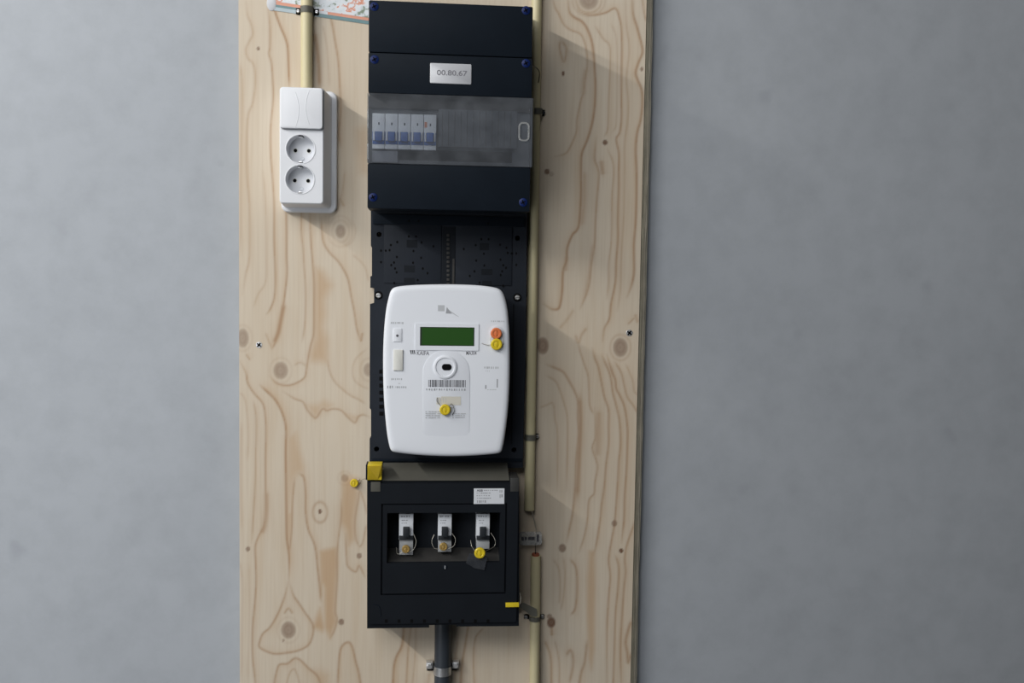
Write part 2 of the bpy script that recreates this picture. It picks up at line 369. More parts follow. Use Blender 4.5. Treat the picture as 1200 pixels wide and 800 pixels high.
L(.5, [(694,408),(697,420),(701,430),(705,450),(708,465),(713,480),(713,500),(713,520),(710,545),(708,570),(705,590),(703,610),(699,635),(696,650)], 1.4)
L(.52, [(705,415),(709,425),(715,440),(718,460),(722,475),(726,495),(727,520),(725,540),(724,560),(722,590),(720,613),(717,630),(713,655),(715,675),(713,700),(711,740),(711,810)], 1.4)
L(.6, [(711,415),(717,435),(721,445),(722,455),(727,465),(732,478),(735,500),(735,520),(734,550),(732,580),(731,610),(728,636)], 1.3); L(.5, [(721,650),(725,665),(724,690),(721,720),(719,780),(718,810)])
L(.45, [(720,423),(728,437),(731,450),(735,465),(742,475),(747,484)]); L(.3, [(733,426),(741,445),(743,458),(748,463)])
L(.52, [(745,608),(739,625),(734,640),(732,655),(733,670),(731,690),(729,720),(727,760),(728,810)], 1.4); L(.35, [(744,368),(747,378)], 2); L(.4, [(736,380),(744,372)], 1.2)
L(.5, [(640,427),(650,431),(660,436),(667,447),(673,458),(677,470),(677,490),(678,510),(675,540),(674,570),(671,600),(667,620),(664,635)], 1.6, 1, 5, .4)
L(.5, [(679,462),(680,500),(678,540),(676,585)], 3)
L(.33, [(640,440),(650,446),(655,455),(660,470),(664,485),(665,510),(664,575)]); L(.28, [(632,478),(640,475),(648,473),(650,490),(653,510),(653,575)])
L(.28, [(648,655),(655,668),(656,690),(655,708)]); L(.28, [(660,652),(662,675),(660,700),(657,715)]); L(.5, [(668,655),(675,666),(676,690),(674,712),(669,720)], 1.5)
L(.45, [(638,750),(645,770),(646,810)], 1.6); L(.3, [(650,750),(655,775),(655,810)]); L(.42, [(664,768),(668,762),(671,768),(671,782),(667,800)], 1.9); L(.45, [(688,750),(685,775),(681,788),(677,810)], 1.8)
L(.55, [(740,726),(736,738),(733,752),(735,765),(736,776),(740,764)], 2.0)
L(.55, [(646,735),(646.5,745)], 1.8)
PG = [  # tan patches: polygon, strength, feather px
 ([(369,312),(379,318),(389,334),(381,352),(382,368),(379,383),(384,398),(384,424),(364,424),(362,416),(368,396)], .62, 5),
 ([(336,512),(347,506),(352,528),(357,545),(357,556),(350,554),(345,562),(340,600),(336,600)], .5, 4),
 ([(374,645),(395,640),(396,660),(394,690),(393,715),(395,728),(387,748),(380,735),(380,690),(378,685),(376,700)], .72, 3),
 ([(366,735),(375,712),(381,735),(378,740)], .75, 3),
 ([(402,556),(421,562),(420,580),(416,608),(416,632),(408,640),(405,622),(399,612),(400,588)], .68, 4),
 ([(335,600),(343,600),(342,625),(338,648),(336,635)], .55, 2),
 ([(358,474),(368,490),(375,486),(378,478),(383,483),(390,474),(380,469),(372,474)], .5, 4),
 ([(404,484),(416,495),(421,487),(413,486)], .45, 3),
 ([(690,645),(697,645),(698,690),(697,760),(693,785),(690,772),(688,720),(688,680)], .62, 2.5),
 ([(417,152),(431,148),(431,205),(422,202)], .42, 5),
 ([(364,786),(372,784),(385,790),(386,812),(374,812)], .45, 5),
 ([(627,-10),(640,-10),(636,60),(632,110),(628,60)], .25, 5)]
KN = [  # knots: x, y, rx, ry, strength
 (284.5,396,7,11,.62),(329,434,8.5,10,.62),(399,271,6,8,.62),(302.5,57,1.8,2.4,1.0),(404,560,4.5,4.5,.45),(375,599,2.2,3,1.1),(290.5,643,2.6,3,.85),
 (338,738,8.5,10,.75),(332,750,1.5,2,.7),(400,728.5,3.4,3.8,.9),(421,651,3.2,3.4,.85),(432,433,6,8,.55),(690,0,11,11,.62),(752,81,1.8,2.6,.9),(660,86,2,3,1.2),(709,167,3,3.2,1.1),
 (641,201,3.2,3.4,1.1),(646,204,3,3,.4),(636,405,7,10,.85),(727,407,8.5,11,.75),(659,642,4.4,5,.85),(728,645,2.4,3,1.25),(720,613,3.2,4,.75),(646,729,5,6.5,1.15),(644,722,3,3,.8)]
RINGS = [(399,271,10,13,.16),(399,271,14,18,.14),(329,434,13,15,.13),(284.5,396,11,15,.13),(375,600,8.5,12,.4),(338,738,13,15,.12),(690,0,15,15,.3),(690,0,19,19,.22),(727,407,12,15,.25),(432,433,10,13,.16),(404,560,8,8,.12)]
def grain(px, py):
    n = len(px); line = np.zeros(n); band = np.zeros(n); knot = np.zeros(n)
    for pts, s, w, side, sw, ss in LN:
        mg = sw*3+4
        idx = np.nonzero((px > pts[:, 0].min()-mg) & (px < pts[:, 0].max()+mg) & (py > pts[:, 1].min()-mg) & (py < pts[:, 1].max()+mg))[0]
        if not len(idx): continue
        # smooth the polyline
        q = [pts[0]]; ext = np.vstack([2*pts[0]-pts[1], pts, 2*pts[-1]-pts[-2]])
        for i in range(1, len(ext)-2):
            a, b, c, d = ext[i-1:i+3]
            for t in (.25, .5, .75, 1.0): q.append(.5*(2*b+(c-a)*t+(2*a-5*b+4*c-d)*t*t+(3*b-a-3*c+d)*t**3))
        q = np.array(q); X = px[idx]; Y = py[idx]; best = np.full(len(idx), 1e9); sg = np.zeros(len(idx)); en = np.zeros(len(idx))
        for k in range(len(q)-1):
            a = q[k]; e = q[k+1]-a; l2 = e @ e + 1e-9
            t = np.clip(((X-a[0])*e[0]+(Y-a[1])*e[1])/l2, 0, 1)
            dx = X-a[0]-t*e[0]; dy = Y-a[1]-t*e[1]; d = np.hypot(dx, dy); u = d < best
            best = np.where(u, d, best); sg = np.where(u, np.sign(e[1]*dx-e[0]*dy), sg); en = np.where(u, (k+t)/(len(q)-1), en)
        fade = np.clip(np.minimum(en, 1-en)*10+.25, 0, 1)
        line[idx] = np.maximum(line[idx], s*np.exp(-(best/w)**2)*fade)
        band[idx] = np.maximum(band[idx], s*ss*np.exp(-best/sw)*(sg == side)*fade)
    for poly, s, fe in PG:
        q = np.array(poly, float)
        idx = np.nonzero((px > q[:, 0].min()-fe*4) & (px < q[:, 0].max()+fe*4) & (py > q[:, 1].min()-fe*4) & (py < q[:, 1].max()+fe*4))[0]
        if not len(idx): continue
        X = px[idx]; Y = py[idx]; ins = np.zeros(len(idx), bool); best = np.full(len(idx), 1e9)
        for k in range(len(q)):
            a, b_ = q[k], q[(k+1) % len(q)]; e = b_-a
            t = np.clip(((X-a[0])*e[0]+(Y-a[1])*e[1])/(e @ e+1e-9), 0, 1); best = np.minimum(best, np.hypot(X-a[0]-t*e[0], Y-a[1]-t*e[1]))
            c = ((a[1] > Y) != (b_[1] > Y)) & (X < (b_[0]-a[0])*(Y-a[1])/(b_[1]-a[1]+1e-12)+a[0]); ins ^= c
        sd = np.where(ins, best, -best); band[idx] = np.maximum(band[idx], s*.85*(lambda q: q*q*(3-2*q))(np.clip(sd/(fe*1.7)*.5+.5, 0, 1)))
    for x, y, rx, ry, s in KN:
        d = np.hypot((px-x)/rx, (py-y)/ry); k = np.clip((1.12-d)/.28, 0, 1); knot = np.maximum(knot, s*k*(.92+.08*np.cos(d*12)))
    for x, y, rx, ry, s in RINGS:
        d = np.hypot((px-x)/rx, (py-y)/ry); line = np.maximum(line, s*np.exp(-((d-1)*min(rx, ry)/1.5)**2))
    return line, band, knot

board = thing('plywood_board', 'tall pale pine plywood board with knots and brown grain fixed to the grey wall', 'board', ((XL+XR)/2, 0, ZB))
org = ORG[board.name]
step = .0018
nx = int((XR-XL)/step)+1; nz = int((ZT-ZB)/step)+1
gx = np.linspace(XL, XR, nx); gz = np.linspace(ZB, ZT, nz)
GX, GZ = np.meshgrid(gx, gz); GX = GX.ravel(); GZ = GZ.ravel()
vx = GX-CAM.x; vy = 0-CAM.y; vz = GZ-CAM.z
dep = vx*FW.x+vy*FW.y+vz*FW.z
ppx = 600+FPX*(vx*RT.x+vy*RT.y+vz*RT.z)/dep; ppy = 400-FPX*(vx*UP.x+vy*UP.y+vz*UP.z)/dep
gl, gb, gk = grain(ppx, ppy)
nv = nx*nz
co = np.zeros((nv*2, 3)); co[:nv, 0] = GX-org.x; co[:nv, 1] = 0; co[:nv, 2] = GZ-org.z
i = np.arange(nv).reshape(nz, nx)
quads = np.stack([i[:-1, :-1], i[:-1, 1:], i[1:, 1:], i[1:, :-1]], -1).reshape(-1, 4)
# rim of the face veneer (2.5 mm thick)
rim = np.concatenate([i[0, :], i[1:, -1], i[-1, -2::-1], i[-2:0:-1, 0]])
co = np.concatenate([co[:nv], co[rim]+np.array([0, .0030, 0])]); m_ = len(rim)
k = np.arange(m_); rq = np.stack([rim, nv+k, nv+(k+1) % m_, np.roll(rim, -1)], -1)
allq = np.concatenate([quads, rq])
me = bpy.data.meshes.new('face_veneer'); me.from_pydata(co.tolist(), [], allq.tolist()); me.update()
at = me.attributes.new('grain', 'FLOAT_COLOR', 'POINT')
cc = np.zeros((len(co), 4)); cc[:nv, 0] = gl; cc[:nv, 1] = gb; cc[:nv, 2] = gk; cc[:, 3] = 1
at.data.foreach_set('color', cc.ravel())
m = bpy.data.materials.new('pine_plywood'); m.use_nodes = True; nt = m.node_tree; b = nt.nodes['Principled BSDF']
b.inputs['Roughness'].default_value = .62; b.inputs['Specular IOR Level'].default_value = .25
tc = nt.nodes.new('ShaderNodeTexCoord'); av = nt.nodes.new('ShaderNodeAttribute'); av.attribute_name = 'grain'
sp = nt.nodes.new('ShaderNodeSeparateColor'); nt.links.new(av.outputs['Color'], sp.inputs[0])
na = noise(nt, tc, 9, 4, .55, (1, 1, .25)); nb = noise(nt, tc, 260, 3, .6, (1, 1, .03)); nc = noise(nt, tc, 60, 3, .6, (1, 1, .06))
ra = nt.nodes.new('ShaderNodeValToRGB'); ra.color_ramp.elements[0].position = .3; ra.color_ramp.elements[1].position = .7
ra.color_ramp.elements[0].color = (.570, .485, .378, 1); ra.color_ramp.elements[1].color = (.610, .537, .436, 1)
nt.links.new(na.outputs[0], ra.inputs[0])
def mixc(fac, a, col, mode='MIX', k=1.0):
    mx = nt.nodes.new('ShaderNodeMix'); mx.data_type = 'RGBA'; mx.blend_type = mode
    if k != 1.0:
        mm = nt.nodes.new('ShaderNodeMath'); mm.operation = 'MULTIPLY'; mm.inputs[1].default_value = k; mm.use_clamp = True
        nt.links.new(fac, mm.inputs[0]); fac = mm.outputs[0]
    nt.links.new(fac, mx.inputs[0]); nt.links.new(a, mx.inputs[6]); mx.inputs[7].default_value = col; return mx.outputs[2]
rb = nt.nodes.new('ShaderNodeMapRange'); rb.inputs[1].default_value = .45; rb.inputs[2].default_value = .8; nt.links.new(nb.outputs[0], rb.inputs[0])
c1 = mixc(rb.outputs[0], ra.outputs[0], (.48, .39, .29, 1), k=.45)
rc_ = nt.nodes.new('ShaderNodeMapRange'); rc_.inputs[1].default_value = .5; rc_.inputs[2].default_value = .75; nt.links.new(nc.outputs[0], rc_.inputs[0])
c2 = mixc(rc_.outputs[0], c1, (.50, .38, .25, 1), k=.35)
c3 = mixc(sp.outputs[1], c2, (.43, .245, .105, 1), k=.95)
c4 = mixc(sp.outputs[0], c3, (.29, .145, .060, 1), k=.95)
c5 = mixc(sp.outputs[2], c4, (.155, .078, .046, 1), k=.85)
nt.links.new(c5, b.inputs['Base Color'])
bp = nt.nodes.new('ShaderNodeBump'); bp.inputs['Strength'].default_value = .1; bp.inputs['Distance'].default_value = .0006
nt.links.new(nb.outputs[0], bp.inputs['Height']); nt.links.new(bp.outputs[0], b.inputs['Normal'])
me.materials.append(m)
fv = bpy.data.objects.new('face_veneer', me); COL.objects.link(fv); fv.parent = board
M_pine = m
# the plies behind it: the right side was cut at a slant, so each ply steps out a little
tones = [(.34, .30, .19), (.60, .55, .42), (.52, .47, .36), (.60, .54, .43), (.40, .37, .30)]
hh = -3.0
for k_, tn in enumerate(tones):
    mp_ = mat('ply_tone', tn+(1,), .8, vary=.35, vscale=35, bump=.3, bscale=200)
    bm = NB(); h1 = hh; h0 = hh-3.0; xr = XR+.0012+.0030*k_
    zs = np.linspace(ZB, ZT, 60); fr = []; bk = []
    for z in zs:
        w = random.uniform(-.0005, .0006)
        fr.append(xr+w); bk.append(xr+w+.0006)
    vf = [(bm.verts.new((XL, -h1*MM, z)), bm.verts.new((a, -h1*MM, z)), bm.verts.new((c, -h0*MM, z)), bm.verts.new((XL, -h0*MM, z))) for z, a, c in zip(zs, fr, bk)]
    for p, q in zip(vf, vf[1:]):
        for s in range(4): bm.faces.new((p[s], p[(s+1) % 4], q[(s+1) % 4], q[s]))
    bm.faces.new(vf[0]); bm.faces.new(vf[-1]); bmesh.ops.recalc_face_normals(bm, faces=bm.faces[:])
    obj('ply_layer', bm, mp_, board); hh -= 3.0

# ------------------------------------------------------------------ screws in the board
def board_screw(x, y, r, label, a=.6):
    t = thing('board_screw', label, 'screw', PV(x, y, 0), 'screws sunk in the plywood')
    cx, cz = P(x, y, 0); R = r*PXM; bm = NB()
    loft(bm, [(circ(cx, cz, R*.55, 16), -.3), (circ(cx, cz, R, 16), .3), (circ(cx, cz, R*.92, 16), .7), (circ(cx, cz, R*.3, 16), .9)]); obj('screw_head', bm, M_steel, t)
    bm = NB()
    for q in (a, a+math.pi/2):
        d = Vector((math.cos(q), 0, math.sin(q)))*R*.78; n = Vector((-d.z, 0, d.x))*.28; c = Vector((cx, -.00098, cz))
        bm.faces.new([bm.verts.new(c+s) for s in (d+n, d-n, -d-n, -d+n)])
    obj('cross_recess', bm, M_hole, t)
board_screw(303.5, 404, 3.6, 'small steel screw sunk in the plywood left of the white meter', .9)
board_screw(737.5, 390, 4.0, 'small steel screw sunk in the plywood near its right edge beside a knot', .9)

# ------------------------------------------------------------------ conduits and saddle clips
def conduit(name, p0, p1, r, h, m, label, nseg=14, bend=0.0):
    a, c = PV(p0[0], p0[1], h), PV(p1[0], p1[1], h)
    t = thing(name, label, 'conduit', (c.x, 0, c.z))
    pts = [a.lerp(c, i/nseg)+Vector((bend*math.sin(math.pi*i/nseg), 0, 0)) for i in range(nseg+1)]
    bm = NB(); tube(bm, pts, r*MM, 20, caps=False); 
    obj('pipe', bm, m, t)
    bm = NB(); tube(bm, [c+Vector((0, 0, .0006)), c+Vector((0, 0, -.0002))], r*MM*1.02, 20); obj('cut_end', bm, m, t)
    bm = NB(); tube(bm, [a+Vector((0, 0, -.0006)), a+Vector((0, 0, .0002))], r*MM*1.02, 20); obj('cut_end', bm, m, t)
    return t
conduit('cable_conduit', (359.5, -140), (359.3, 106), 8.2, 9.0, M_cream, 'cream plastic conduit running down into the white socket block')
conduit('cable_conduit', (631, -140), (620.2, 597), 7.6, 8.2, M_cream, 'long cream plastic conduit behind the right side of the boxes')
t = conduit('cable_conduit', (627.6, 651), (625.2, 950), 7.6, 8.2, M_cream, 'short cream plastic conduit at bottom right with a red-brown upper end')
bm = NB(); a = PV(627.6, 651, 8.2); tube(bm, [a+Vector((0, 0, .0003)), a+Vector((0, 0, .0035))], 5.6*MM, 16); obj('cable_end', bm, M_red, t)
conduit('supply_conduit', (519.3, 715), (517.2, 950), 12.4, 13.5, M_greypvc, 'dark grey plastic conduit leaving the lower black box downwards')

def saddle(x, y, r, h, width, label, m_strap, foot, screw_m, tilt=0.0, feet=(1, 1), sr=2.6):
    c = PV(x, y, h); t = thing('saddle_clip', label, 'pipe clip', (c.x, 0, c.z), 'clips holding the conduits')
    bm = NB(); R = (r+.9)*MM; w = width*MM/2; n = 16; sec = []
    for i in range(n+1):
        q = math.pi*i/n; sec.append((c.x+R*math.cos(q), c.y-R*math.sin(q)))
    sec = [(c.x+R, -.0016)]+sec+[(c.x-R, -.0016)]
    sec = [(c.x+R+foot*MM, -.0016)]*feet[1]+sec+[(c.x-R-foot*MM, -.0016)]*feet[0]
    fs = []
    vs_ = [[bm.verts.new((p[0], p[1], c.z-w)), bm.verts.new((p[0], p[1], c.z+w))] for p in sec]
    for p, q in zip(vs_, vs_[1:]): fs.append(bm.faces.new((p[0], q[0], q[1], p[1])))
    bmesh.ops.solidify(bm, geom=fs, thickness=.0011)
    bmesh.ops.recalc_face_normals(bm, faces=bm.faces[:]); obj('strap', bm, m_strap, t)
    for s, k in ((-1, feet[0]), (1, feet[1])):
        if not k: continue
        sx = c.x+s*(R+foot*MM*.55); bm = NB()
        loft(bm, [(circ(sx, c.z, sr*MM, 14), 1.0), (circ(sx, c.z, sr*MM, 14), 3.2), (circ(sx, c.z, sr*.7*MM, 14), 4.2)]); sc_ = obj('screw', bm, screw_m, t)
        bm = NB(); box(bm, sx-sr*.8*MM, sx+sr*.8*MM, 3.8, 4.35, c.z-.0004, c.z+.0004); obj('slot', bm, M_hole, sc_)
    return t
saddle(359.5, 12, 8.2, 9, 9, 'grey steel saddle clip on the conduit above the white socket block', M_strap, 7, M_steel)
saddle(629, 131, 7.6, 8.2, 9, 'saddle clip on the right conduit beside the clear breaker window', M_strap, 4, M_dtoggle, feet=(0, 1))
saddle(621.8, 512, 7.6, 8.2, 9, 'saddle clip on the right conduit beside the bottom of the white meter', M_strap, 4, M_steel, feet=(0, 1))
saddle(626.6, 724, 7.6, 8.2, 7, 'saddle clip with two steel screws on the bottom right cream conduit', M_strap, 7, M_steel)
t = saddle(518.7, 784, 12.4, 13.5, 13, 'shiny zinc clamp with two bolts around the dark grey conduit', M_steel, 10, M_steel, sr=3.6)
for s in (-1, 1):   # raised ears of the clamp
    c = PV(518.7, 779, 10); bm = NB(); X = c.x+s*.0195
    box(bm, X-.005, X+.005, 2.0, 12, c.z-.005, c.z+.005, .001); obj('clamp_ear', bm, M_steel, t)
    bm = NB(); loft(bm, [(circ(X, c.z, .0042, 6), 12), (circ(X, c.z, .0042, 6), 15), (circ(X, c.z, .0034, 6), 15.8)]); obj('bolt_head', bm, M_steel, t)

# ------------------------------------------------------------------ printed strip behind the left conduit
t = thing('printed_strip', 'white printed strip with coral and teal stripes behind the conduit at the top', 'label', PV(380, 10, 0))
m = bpy.data.materials.new('printed_picture'); m.use_nodes = True; nt = m.node_tree; b = nt.nodes['Principled BSDF']; b.inputs['Roughness'].default_value = .35
tc = nt.nodes.new('ShaderNodeTexCoord'); nz = noise(nt, tc, 42, 4, .6, (1, 1, 1.2))
rp = nt.nodes.new('ShaderNodeValToRGB'); cr = rp.color_ramp; cr.interpolation = 'EASE'
cr.elements[0].position = .30; cr.elements[0].color = (.10, .16, .14, 1); cr.elements[1].position = .70; cr.elements[1].color = (.62, .66, .70, 1)
for p_, c_ in ((.40, (.16, .21, .14, 1)), (.47, (.58, .62, .66, 1)), (.56, (.64, .66, .69, 1)), (.61, (.58, .21, .11, 1))):
    e = cr.elements.new(p_); e.color = c_
nt.links.new(nz.outputs[0], rp.inputs[0]); nt.links.new(rp.outputs[0], b.inputs['Base Color'])
M_pic = m
M_coral = mat('coral_print', (.60, .25, .16, 1), .35, vary=.2, vscale=60); M_teal = mat('teal_print', (.10, .20, .215, 1), .35, vary=.3, vscale=60); M_pale = mat('pale_blue_print', (.36, .44, .48, 1), .35, vary=.1, vscale=60)
def strip_band(o0, o1, m, name, h, xa=321, xb=434):
    """band of the strip between offsets o0..o1 px above its lower edge, gently bulged"""
    bm = NB(); n = 18; fr = []
    for i in range(n+1):
        x = xa+(xb-xa)*i/n; yb = 12+(x-321)*.148
        bul = 1.2*math.exp(-((x-359)/9)**2)*0
        a, c = PV(x, yb-o0, h+bul), PV(x, yb-o1, h+bul); fr.append((bm.verts.new(a), bm.verts.new(c)))
    fs = [bm.faces.new((p[0], q[0], q[1], p[1])) for p, q in zip(fr, fr[1:])]
    bmesh.ops.recalc_face_normals(bm, faces=fs)
    bmesh.ops.solidify(bm, geom=fs, thickness=.0002); return obj(name, bm, m, t)
strip_band(0, 40, M_tag, 'paper', .5)
strip_band(0, 4.2, M_teal, 'teal_stripe', .8, 372, 434); strip_band(-.2, 4, M_pale, 'pale_stripe', .8, 321, 372)
strip_band(4.2, 7.5, M_coral, 'coral_stripe', .8, 384, 434); strip_band(4, 7, M_teal, 'teal_stripe', .8, 321, 356); strip_band(7, 10.5, M_coral, 'coral_stripe', .8, 323, 362)
strip_band(7.6, 40, M_pic, 'picture', .8, 362, 434); strip_band(10.6, 40, M_pic, 'picture', .8, 323, 362)
bm = NB(); disc(bm, 318, 4, .2, 1.2, 5.2, 20, rz=8); obj('rounded_end', bm, M_lab, t)

# ------------------------------------------------------------------ white socket block
t = thing('socket_block', 'white double wall socket with a rocker switch on top', 'socket', PV(360, 249, 0))
A = RC(329.5, 106, 394.5, 249, 10); Bk = RC(331, 110, 388.5, 243.5, 13); Fr = RC(327.6, 102.5, 379.2, 238.5, 47)
bm = NB(); loft(bm, [(rrect(*A, .010), 0), (rrect(*A, .010), 8), (rrect(A[0]+.0012, A[1]+.0012, A[2]-.0012, A[3]-.0012, .009), 9.6), (rrect(A[0]+.004, A[1]+.004, A[2]-.004, A[3]-.004, .007), 10.5)]); obj('base_plate', bm, M_white, t)
bm = NB(); loft(bm, [(rrect(*Bk, .006), 10), (rrect(Fr[0]+.0, Fr[1]-.001, Fr[2]+.0008, Fr[3]+.0005, .005), 43.5), (rrect(*Fr, .0045), 46), (rrect(Fr[0]+.0012, Fr[1]+.0012, Fr[2]-.0012, Fr[3]-.0012, .004), 47)], cap1=False); obj('housing', bm, M_white, t)
wells = [((352.2, 174.6), 16.3), ((351.4, 210.2), 16.3)]
ctr = [P(w[0][0], w[0][1], 47) for w in wells]; RW = 16.3*PXM*.967
bm = NB(); plate(bm, rrect(Fr[0]+.0012, Fr[1]+.0012, Fr[2]-.0012, Fr[3]-.0012, .004), [circ(c[0], c[1], RW, 40) for c in ctr], 45.5, 47); obj('front_plate', bm, M_white, t)
for j, c in enumerate(ctr):
    bm = NB(); n = 40; R = RW
    loft(bm, [(circ(c[0], c[1], R*1.06, n), 46.8), (circ(c[0], c[1], R*1.03, n), 47.6), (circ(c[0], c[1], R*.985, n), 47.5), (circ(c[0], c[1], R*.965, n), 46.6), (circ(c[0], c[1], R*.93, n), 30), (circ(c[0], c[1], R*.6, n), 29.6), (circ(c[0], c[1], R*.1, n), 29.6)], cap0=False)
    w = obj('socket_well', bm, M_white, t)
    for s in (-1, 1):
        bm = NB(); q = circ(c[0]+s*.0093, c[1], .0026, 16)
        loft(bm, [(scaled(q, 1.35), 29.4), (scaled(q, 1.25), 30.6), (q, 30.6), (q, 29.9)], cap1=False); obj('pin_hole_rim', bm, M_white2, w)
        bm = NB(); loft(bm, [(q, 29.7), (q, 30.2)]); obj('pin_hole', bm, M_hole, w)
    for s in (-1, 1):
        bm = NB(); box(bm, c[0]-.0024, c[0]+.0024, 30, 44, min(c[1]+s*.0165, c[1]+s*.0195), max(c[1]+s*.0165, c[1]+s*.0195), .0006); obj('earth_clip', bm, M_steel, w)
        bm = NB(); box(bm, c[0]-.0030, c[0]+.0030, 29.5, 46.2, min(c[1]+s*.0180, c[1]+s*.0195), max(c[1]+s*.0180, c[1]+s*.0195)); obj('clip_slot', bm, M_hole, w)
    if j == 0 or True:
        bm = NB(); q = circ(c[0], c[1]-.0115, .0028, 16); loft(bm, [(q, 29), (q, 30.4), (scaled(q, .8), 30.9)]); obj('centre_screw', bm, M_cb, w)
K = RC(328.2, 102.2, 378.2, 150.5, 53)
bm = NB()
def rk(i): return rrect(K[0]+i, K[1]+i, K[2]-i, K[3]-i, .004)
loft(bm, [(rk(.0004), 47), (rk(0), 51.5), (rk(.0006), 52.8), (rk(.002), 53.2)]); rko = obj('rocker', bm, M_white, t)
# shallow curved lines moulded in the rocker
for cxp, q0, q1 in ((300, -.42, .42), (408, math.pi-.42, math.pi+.42)):
    cx, cz = P(cxp, 127, 53.2); bm = NB(); R = 46*PXM
    tube(bm, [Vector((cx+R*math.cos(q0+(q1-q0)*i/14), -.0531, cz+R*math.sin(q0+(q1-q0)*i/14))) for i in range(15)], .00045, 6); obj('moulded_line', bm, M_white, rko)
bm = NB(); loft(bm, [(rrect(K[0]-.0002, K[1]-.0012, K[2]+.0014, K[3]-.001, .004), 46.9), (rrect(K[0]-.0002, K[1]-.0012, K[2]+.0014, K[3]-.001, .004), 47.4)]); obj('rocker_gap', bm, M_ink2, t)

# ------------------------------------------------------------------ distribution box (top)
HB = 105
t = thing('distribution_box', 'navy-black distribution box with blue corner screws and a clear window', 'fuse box', PV(527, 247, 0))
bm = NB(); pbox(bm, 433.5, 4.5, 621.5, 245.5, 0, 62, 3); 
obj('back_box', bm, M_black2, t)
bm = NB(); pbox(bm, 432, 3.6, 624.2, 64.2, 58, HB, 2.2); obj('terminal_cover', bm, M_black, t)
# main cover: two solid fields joined by a set-back middle
bm = NB(); pbox(bm, 431.6, 64.8, 623.8, 111.5, 58, HB, 1.8); cvr = obj('upper_cover', bm, M_black, t)
bm = NB(); pbox(bm, 430.6, 193.6, 621.4, 246.2, 58, HB, 2.2); obj('lower_cover', bm, M_black, t)
IH = 94
bm = NB(); pbox(bm, 433, 108, 621, 197, 58, IH-10, .5); obj('inner_panel', bm, M_gplate, t)
bm = NB(); pbox(bm, 514, 129, 606, 173, IH-10, IH-1, .8); bl = obj('blank_plate', bm, M_gplate, t)
for i_ in range(12):
    bm = NB(); x = 518+i_*7.3; pbox(bm, x, 130.5, x+.7, 171.5, IH-1, IH-.6); obj('blank_rib', bm, M_gdark, bl)
bm = NB(); pbox(bm, 436, 176.5, 466, 190, IH-10, IH-4, .4); obj('blank_strip', bm, mat('strip_grey', (.13, .14, .17, 1), .6), t)
bm = NB(); pbox(bm, 433, 113, 621, 129, IH-10, IH-6, .4); obj('upper_ledge', bm, M_gdark, t)
bm = NB(); pbox(bm, 467, 176.5, 600, 189, IH-10.2, IH-9.5); obj('cable_slot', bm, M_hole, t)
# clear window lid: a shallow tray with side walls
bm = NB(); X0, Z0, X1, Z1 = RC(431.4, 112, 623.2, 193.3, HB)
fr_ = [bm.verts.new((x, -HB*MM, z)) for x, z in ((X0, Z0), (X1, Z0), (X1, Z1), (X0, Z1))]
f0 = bm.faces.new(fr_)
for s in (0, 1):
    x = X0 if s == 0 else X1
    bm.faces.new([bm.verts.new((x, -h*MM, z)) for h, z in ((HB, Z0), (70, Z0), (70, Z1), (HB, Z1))])
bmesh.ops.remove_doubles(bm, verts=bm.verts[:], dist=1e-6); bmesh.ops.recalc_face_normals(bm, faces=bm.faces[:])
bmesh.ops.solidify(bm, geom=bm.faces[:], thickness=-.0012)
wl = obj('window_lid', bm, M_clear, t, label='clear dusty plastic window')
bm = NB(); q0 = RC(607.5, 143, 620.5, 165.5, HB+2)
plate(bm, rrect(*q0, .006), [rrect(q0[0]+.0022, q0[1]+.0022, q0[2]-.0022, q0[3]-.0022, .004)], HB-1, HB+2.2); obj('latch', bm, M_cleartag, wl)
for (x, y0, y1) in ((431.2, 168, 186), (431.2, 128, 150)):
    bm = NB(); pbox(bm, x-1, y0, x+.8, y1, HB-6, HB+.5, .4); obj('hinge', bm, M_cleartag, wl)
for x, y in ((438.5, 3.5 if False else 7.5), (616.5, 12), (438.8, 67.5+2), (616.5, 74), (437.2, 231), (613.2, 237)):
    bm = NB(); disc(bm, x, y, HB-1, HB+.8, 4.6, 20); s_ = obj('blue_screw', bm, M_blue, t)
    cx, cz = P(x, y, HB+.9); bm = NB()
    for q in (.5, .5+math.pi/2):
        d = Vector((math.cos(q), 0, math.sin(q)))*.0034; n = Vector((-d.z, 0, d.x))*.26; c = Vector((cx, -(HB+.9)*MM, cz))
        bm.faces.new([bm.verts.new(c+k) for k in (d+n, d-n, -d-n, -d+n)])
    obj('cross_slot', bm, M_hole, s_)
bm = NB(); X0, Z0, X1, Z1 = RC(504, 74.5, 552.4, 98, HB+1.2); loft(bm, [(rrect(X0, Z0, X1, Z1, .0015), HB-.2), (rrect(X0, Z0, X1, Z1, .0015), HB+.8), (rrect(X0+.0006, Z0+.0006, X1-.0006, Z1-.0006, .001), HB+1.2)])
lp = obj('number_label', bm, M_lab, t, label='small grey-white number label')
obj('label_text', text_bm('00.80.67', 512, 82.2, 547.5, 88.6, HB+1.35, True), M_ink5, lp)

